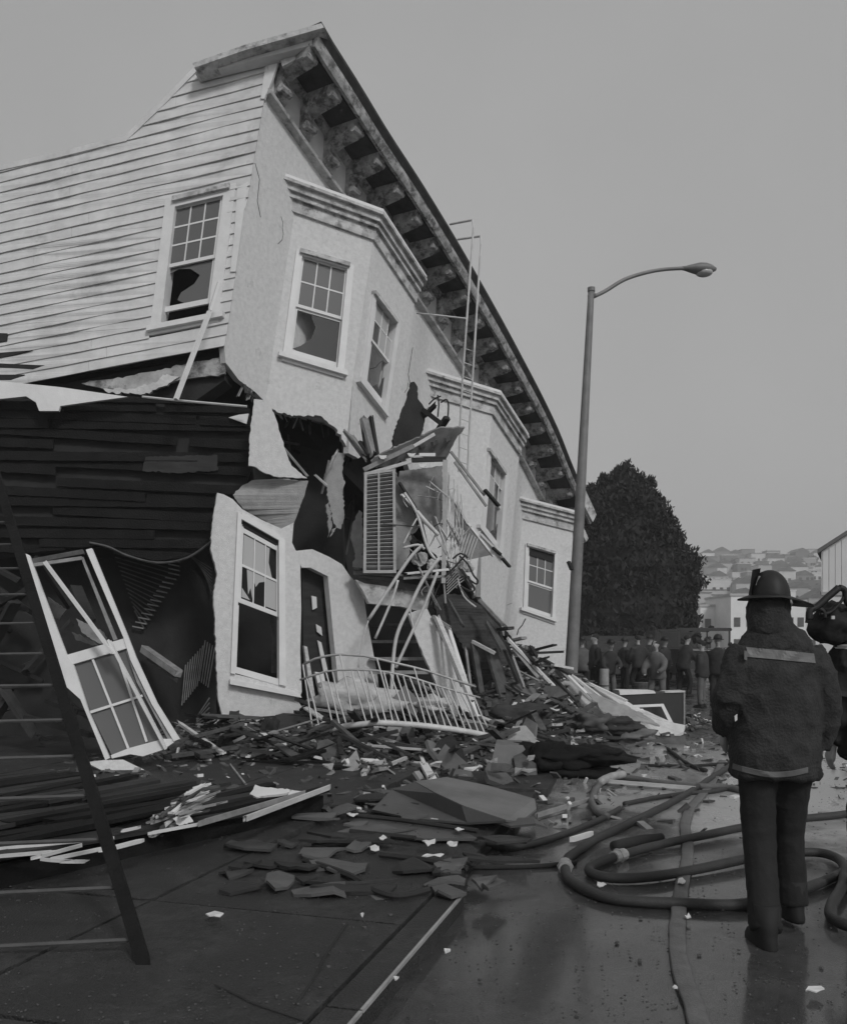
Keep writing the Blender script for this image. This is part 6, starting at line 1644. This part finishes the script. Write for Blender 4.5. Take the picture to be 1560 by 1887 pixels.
def seam(pts, r=.0035):
    mb = MB().tube([fp(x, y, -.5) for x, y in pts], r, 5, smooth_steps=4)
    o = ff.part('coat_seam', mb, M['helmet'])
    coat_ = [c for c in ff.o.children if c.name.split('.')[0] == 'coat'][0]
    for v in o.data.vertices: v.co.x *= 1.0
    w = o.modifiers.new('lay', 'SHRINKWRAP'); w.target = coat_; w.wrap_method = 'PROJECT'; w.use_project_y = True; w.use_positive_direction = True; w.use_negative_direction = True; w.wrap_mode = 'OUTSIDE_SURFACE'; w.offset = .003
# second firefighter, cut by the right edge, one arm raised with a looped strap
D2 = 5.4
f2b = V(((1626 - 780) / FOC * D2, D2, 0))
l2 = lambda px: ((px - 780) / FOC * D2 - f2b.x)
z2 = lambda py: (CAMZ + (1190 - py) / FOC * D2)
f2g = figure(f2b, 1.0, 0, 'stand', 'trous', 'trous', 'helmet', 'second firefighter in black cut off by the right edge, gear slung on the shoulder', .04, .016, None, coat_len=.86,
    arm_paths=[[(l2(1566), 0, z2(1180)), (l2(1544), -.03, z2(1270)), (l2(1540), .05, z2(1375))], [(.22, 0, 1.43), (.30, -.02, 1.2), (.27, .05, .95)]], shoulders=(.25, .17))
wrap_band(f2g, 1548, 1640, 1186, 1193, D2 - .10, .1, M['paper'], 'shoulder_stripe')
wrap_band(f2g, 1546, 1640, 1272, 1282, D2 - .16, .08, M['stripe'], 'waist_stripe')
gs = Thing('gear_pack', 'black angular pack with looped straps riding on the shoulder at the right edge', 'pack', P(1540, 1150, D2 - .1))
for pts, r0 in ((((1490, 1142), (1492, 1125), (1505, 1118), (1525, 1100), (1545, 1083)), .022), (((1545, 1083), (1556, 1088), (1560, 1110), (1575, 1120)), .02), (((1502, 1120), (1516, 1126), (1520, 1140)), .014), (((1510, 1132), (1530, 1128), (1548, 1110), (1556, 1096)), .010), (((1486, 1148), (1490, 1130), (1500, 1122)), .012)):
    gs.part('strap', MB().tube([P(x, y, D2 - .15) for x, y in pts], r0, 8, smooth_steps=4), M['helmet'], smooth=True)
gs.part('pack_body', blob(P(1545, 1150, D2 - .05), .16, .12, .13, 5, .4, 14), M['trous'], smooth=True)
gs.part('buckle', MB().box(P(1534, 1138, D2 - .2), .02, .01, .02), M['chrome'])

# people in the distance
crowd = [(1072, 25.5, 'stand', 'cloth1', 'trous', 'helmet', 'person in a grey jacket just right of the lamp post'), (1096, 27, 'stand', 'cloth3', 'trous', 'dark', 'dark-jacketed person second from the lamp post'), (1120, 24, 'bend', 'cloth3', 'cloth1', 'helmet', 'person in black bending forward in front of the cypress'),
         (1150, 27, 'stand', 'coat', 'trous', 'helmet', 'helmeted person in a dark coat under the middle of the cypress'), (1176, 28, 'walk', 'cloth3', 'trous', 'dark', 'person in black walking under the cypress'), (1211, 23, 'bend', 'cloth1', 'cloth1', 'dark', 'stooping person in a grey jacket and pale trousers left of the truck'),
         (1224, 27, 'stand', 'cloth3', 'trous', 'helmet', 'person whose pale helmeted head shows above the stooping man'), (1258, 24, 'bend', 'coat', 'trous', 'dark', 'person in a dark coat leaning over beside the dresser'), (1293, 22, 'stand', 'cloth3', 'cloth1', 'dark', 'person in grey trousers standing at the tail of the truck'),
         (1322, 25, 'stand', 'coat', 'coat', 'helmet', 'dark figure at the right of the truck tail'), (1196, 30, 'stand', 'coat', 'trous', 'helmet', 'far dark figure between the walkers and the stooping man'), (1345, 30, 'walk', 'cloth3', 'trous', 'dark', 'dark figure half hidden behind the firefighter')]
for k, (px_, D_, pose, c1, c2, hat, lab) in enumerate(crowd):
    D_ += 2.5 * math.sin(k * 4.7); figure(V(((px_ - 780) / FOC * D_, D_, 0)), .985 + .065 * math.sin(k * 2.1), R((k * 97) % 360 if k not in (5, 7) else (150 if k == 5 else -60)), pose, c1, c2, hat, lab, .03, .032, 'people gathered beyond the rubble', hands=False)
for k, (px_, py_, m, l) in enumerate(((1113, 1226, 'cloth2', 'pale upright drum standing among the people'), (1183, 1252, 'dim', 'grey barrel by the stooping person'))):
    D_ = 22.5
    t = Thing('drum', l, 'drum', V(((px_ - 780) / FOC * D_, D_, 0)))
    c_ = V(((px_ - 780) / FOC * D_, D_, 0))
    t.part('shell', MB().tube([c_, c_ + V((0, 0, .95 if k == 0 else .6))], .12 if k == 0 else .22, 14), M[m])
    t.part('hoop', MB().tube([c_ + V((0, 0, .5)), c_ + V((0, 0, .53))], .13 if k == 0 else .235, 14), M['dim'])

# ================================================================== hoses
def hose(pts, r, m, label, lift=0.0, name='fire_hose', grp='fire hoses snaking over the wet road', flat=1.0, n=10, couple=()):
    P3 = [G(x, y, r * flat + lift) for x, y in pts]
    ctr = P3[len(P3) // 2]
    T = Thing(name, label, 'hose', (ctr.x, ctr.y, 0), grp)
    sp_ = spline(P3, 7); sp_ = [p + V((.01 * noise.noise(p * 3), .01 * noise.noise(p * 3 + V((5, 0, 0))), 0)) for p in sp_]
    L_ = len(sp_) - 1
    T.part('jacket', MB().tube(sp_, lambda t: r * (1 + .10 * noise.noise(sp_[int(t * L_)] * 6)), n, flat=flat), M[m], smooth=True)
    for t in couple:
        i = int(t * L_); d = (sp_[min(L_, i + 1)] - sp_[i - 1]).normalized()
        T.part('coupling', MB().tube([sp_[i] - d * .07, sp_[i] + d * .07], r * 1.35, 12), M['pipe'])
        T.part('coupling_lug', MB().tube([sp_[i] - d * .015, sp_[i] + d * .015], r * 1.65, 6), M['pipe'])
    return T
hose([(1680, 1560), (1620, 1590), (1570, 1600), (1545, 1612), (1500, 1632), (1450, 1648), (1370, 1666), (1270, 1666), (1150, 1660), (1090, 1645), (1052, 1624), (1040, 1600), (1052, 1577), (1095, 1548), (1170, 1512), (1250, 1472), (1310, 1434), (1360, 1404), (1420, 1380)], .034, 'hose', 'thick dark hose forming the big outer loop around the firefighter feet', couple=(.62,))
hose([(1660, 1480), (1560, 1500), (1450, 1512), (1365, 1526), (1290, 1541), (1190, 1563), (1110, 1588), (1084, 1604), (1118, 1617), (1190, 1617), (1270, 1605), (1370, 1584), (1430, 1574), (1500, 1571), (1538, 1580), (1556, 1600), (1548, 1640), (1530, 1675), (1545, 1700), (1620, 1720)], .033, 'hose', 'thick dark hose curling in the inner loop and round the right edge', lift=.01, couple=(.3,))
hose([(1118, 1505), (1096, 1492), (1090, 1472), (1104, 1446), (1124, 1434), (1160, 1434), (1210, 1442), (1280, 1449), (1340, 1452), (1400, 1462), (1460, 1450)], .034, 'hosel', 'grey hose bending round its pale nozzle end before the black tarpaulin lump')
hose([(1106, 1441), (1124, 1432), (1148, 1427)], .045, 'kerbedge', 'bright brass nozzle on the end of the grey hose', lift=.03, name='hose_nozzle', grp=None)
hose([(868, 1552), (900, 1558), (950, 1562), (1040, 1537), (1114, 1506), (1140, 1490)], .026, 'hose', 'dark hose running from the kerb end up to the bent nozzle')
hose([(770, 1592), (860, 1599), (980, 1597), (1062, 1590)], .016, 'dark', 'thin dark line running straight from the pavement to the big loop')
hose([(1150, 1482), (1210, 1470), (1270, 1462), (1320, 1458), (1400, 1440)], .024, 'hose', 'slim dark hose behind the flat pale hose')
hose([(1180, 1410), (1260, 1412), (1330, 1408), (1420, 1404)], .02, 'dark', 'thin dark cable lying across the wet road beyond the hoses')
hose([(1230, 1380), (1255, 1400), (1275, 1412), (1300, 1420)], .025, 'dark', 'short dark hose end by the dirty folded sheet')
hose([(1130, 1560), (1180, 1549), (1220, 1545)], .04, 'dark', 'short black hose piece inside the inner loop')
hose([(1330, 1402), (1312, 1440), (1290, 1468), (1270, 1490), (1262, 1520), (1266, 1560), (1262, 1600), (1254, 1640), (1249, 1690), (1246, 1740), (1255, 1790), (1275, 1850), (1300, 1930)], .045, 'hosel', 'flat empty pale hose lying across the round hoses toward the camera', lift=.012, flat=.18)

# ================================================================== haze over the whole scene, sky outside it
hb = MB().box((60, 330, 38.5), 1100, 760, 81)
hz_m = bpy.data.materials.new('air'); hz_m.use_nodes = True
nt = hz_m.node_tree; nt.nodes.clear()
pv_ = nt.nodes.new('ShaderNodeVolumePrincipled'); pv_.inputs['Color'].default_value = (1, 1, 1, 1); pv_.inputs['Density'].default_value = .0011; pv_.inputs['Anisotropy'].default_value = 0
ou = nt.nodes.new('ShaderNodeOutputMaterial'); nt.links.new(pv_.outputs[0], ou.inputs['Volume'])
hzo = mesh_obj('haze', hb, hz_m); hzo['kind'] = 'stuff'

# ------------------------------------------------------------------ alike things in one group: say which one from the left
import collections
bpy.context.view_layer.update()
grp_ = collections.defaultdict(list)
for o in COL.objects:
    if o.parent is None and 'label' in o.keys() and 'category' in o.keys():
        grp_[o['label']].append(o)
ords = ['leftmost', 'second', 'third', 'fourth', 'fifth', 'sixth', 'seventh', 'eighth', 'ninth']
for lab, os_ in grp_.items():
    if len(os_) < 2 or len(os_) > 9: continue
    os_.sort(key=lambda o: o.location.x / max(.1, o.location.y))
    for i, o in enumerate(os_):
        suf = ', leftmost such' if i == 0 else (', rightmost such' if i == len(os_) - 1 else f', {ords[i]} from left')
        if len((lab + suf).split()) <= 16: o['label'] = lab + suf
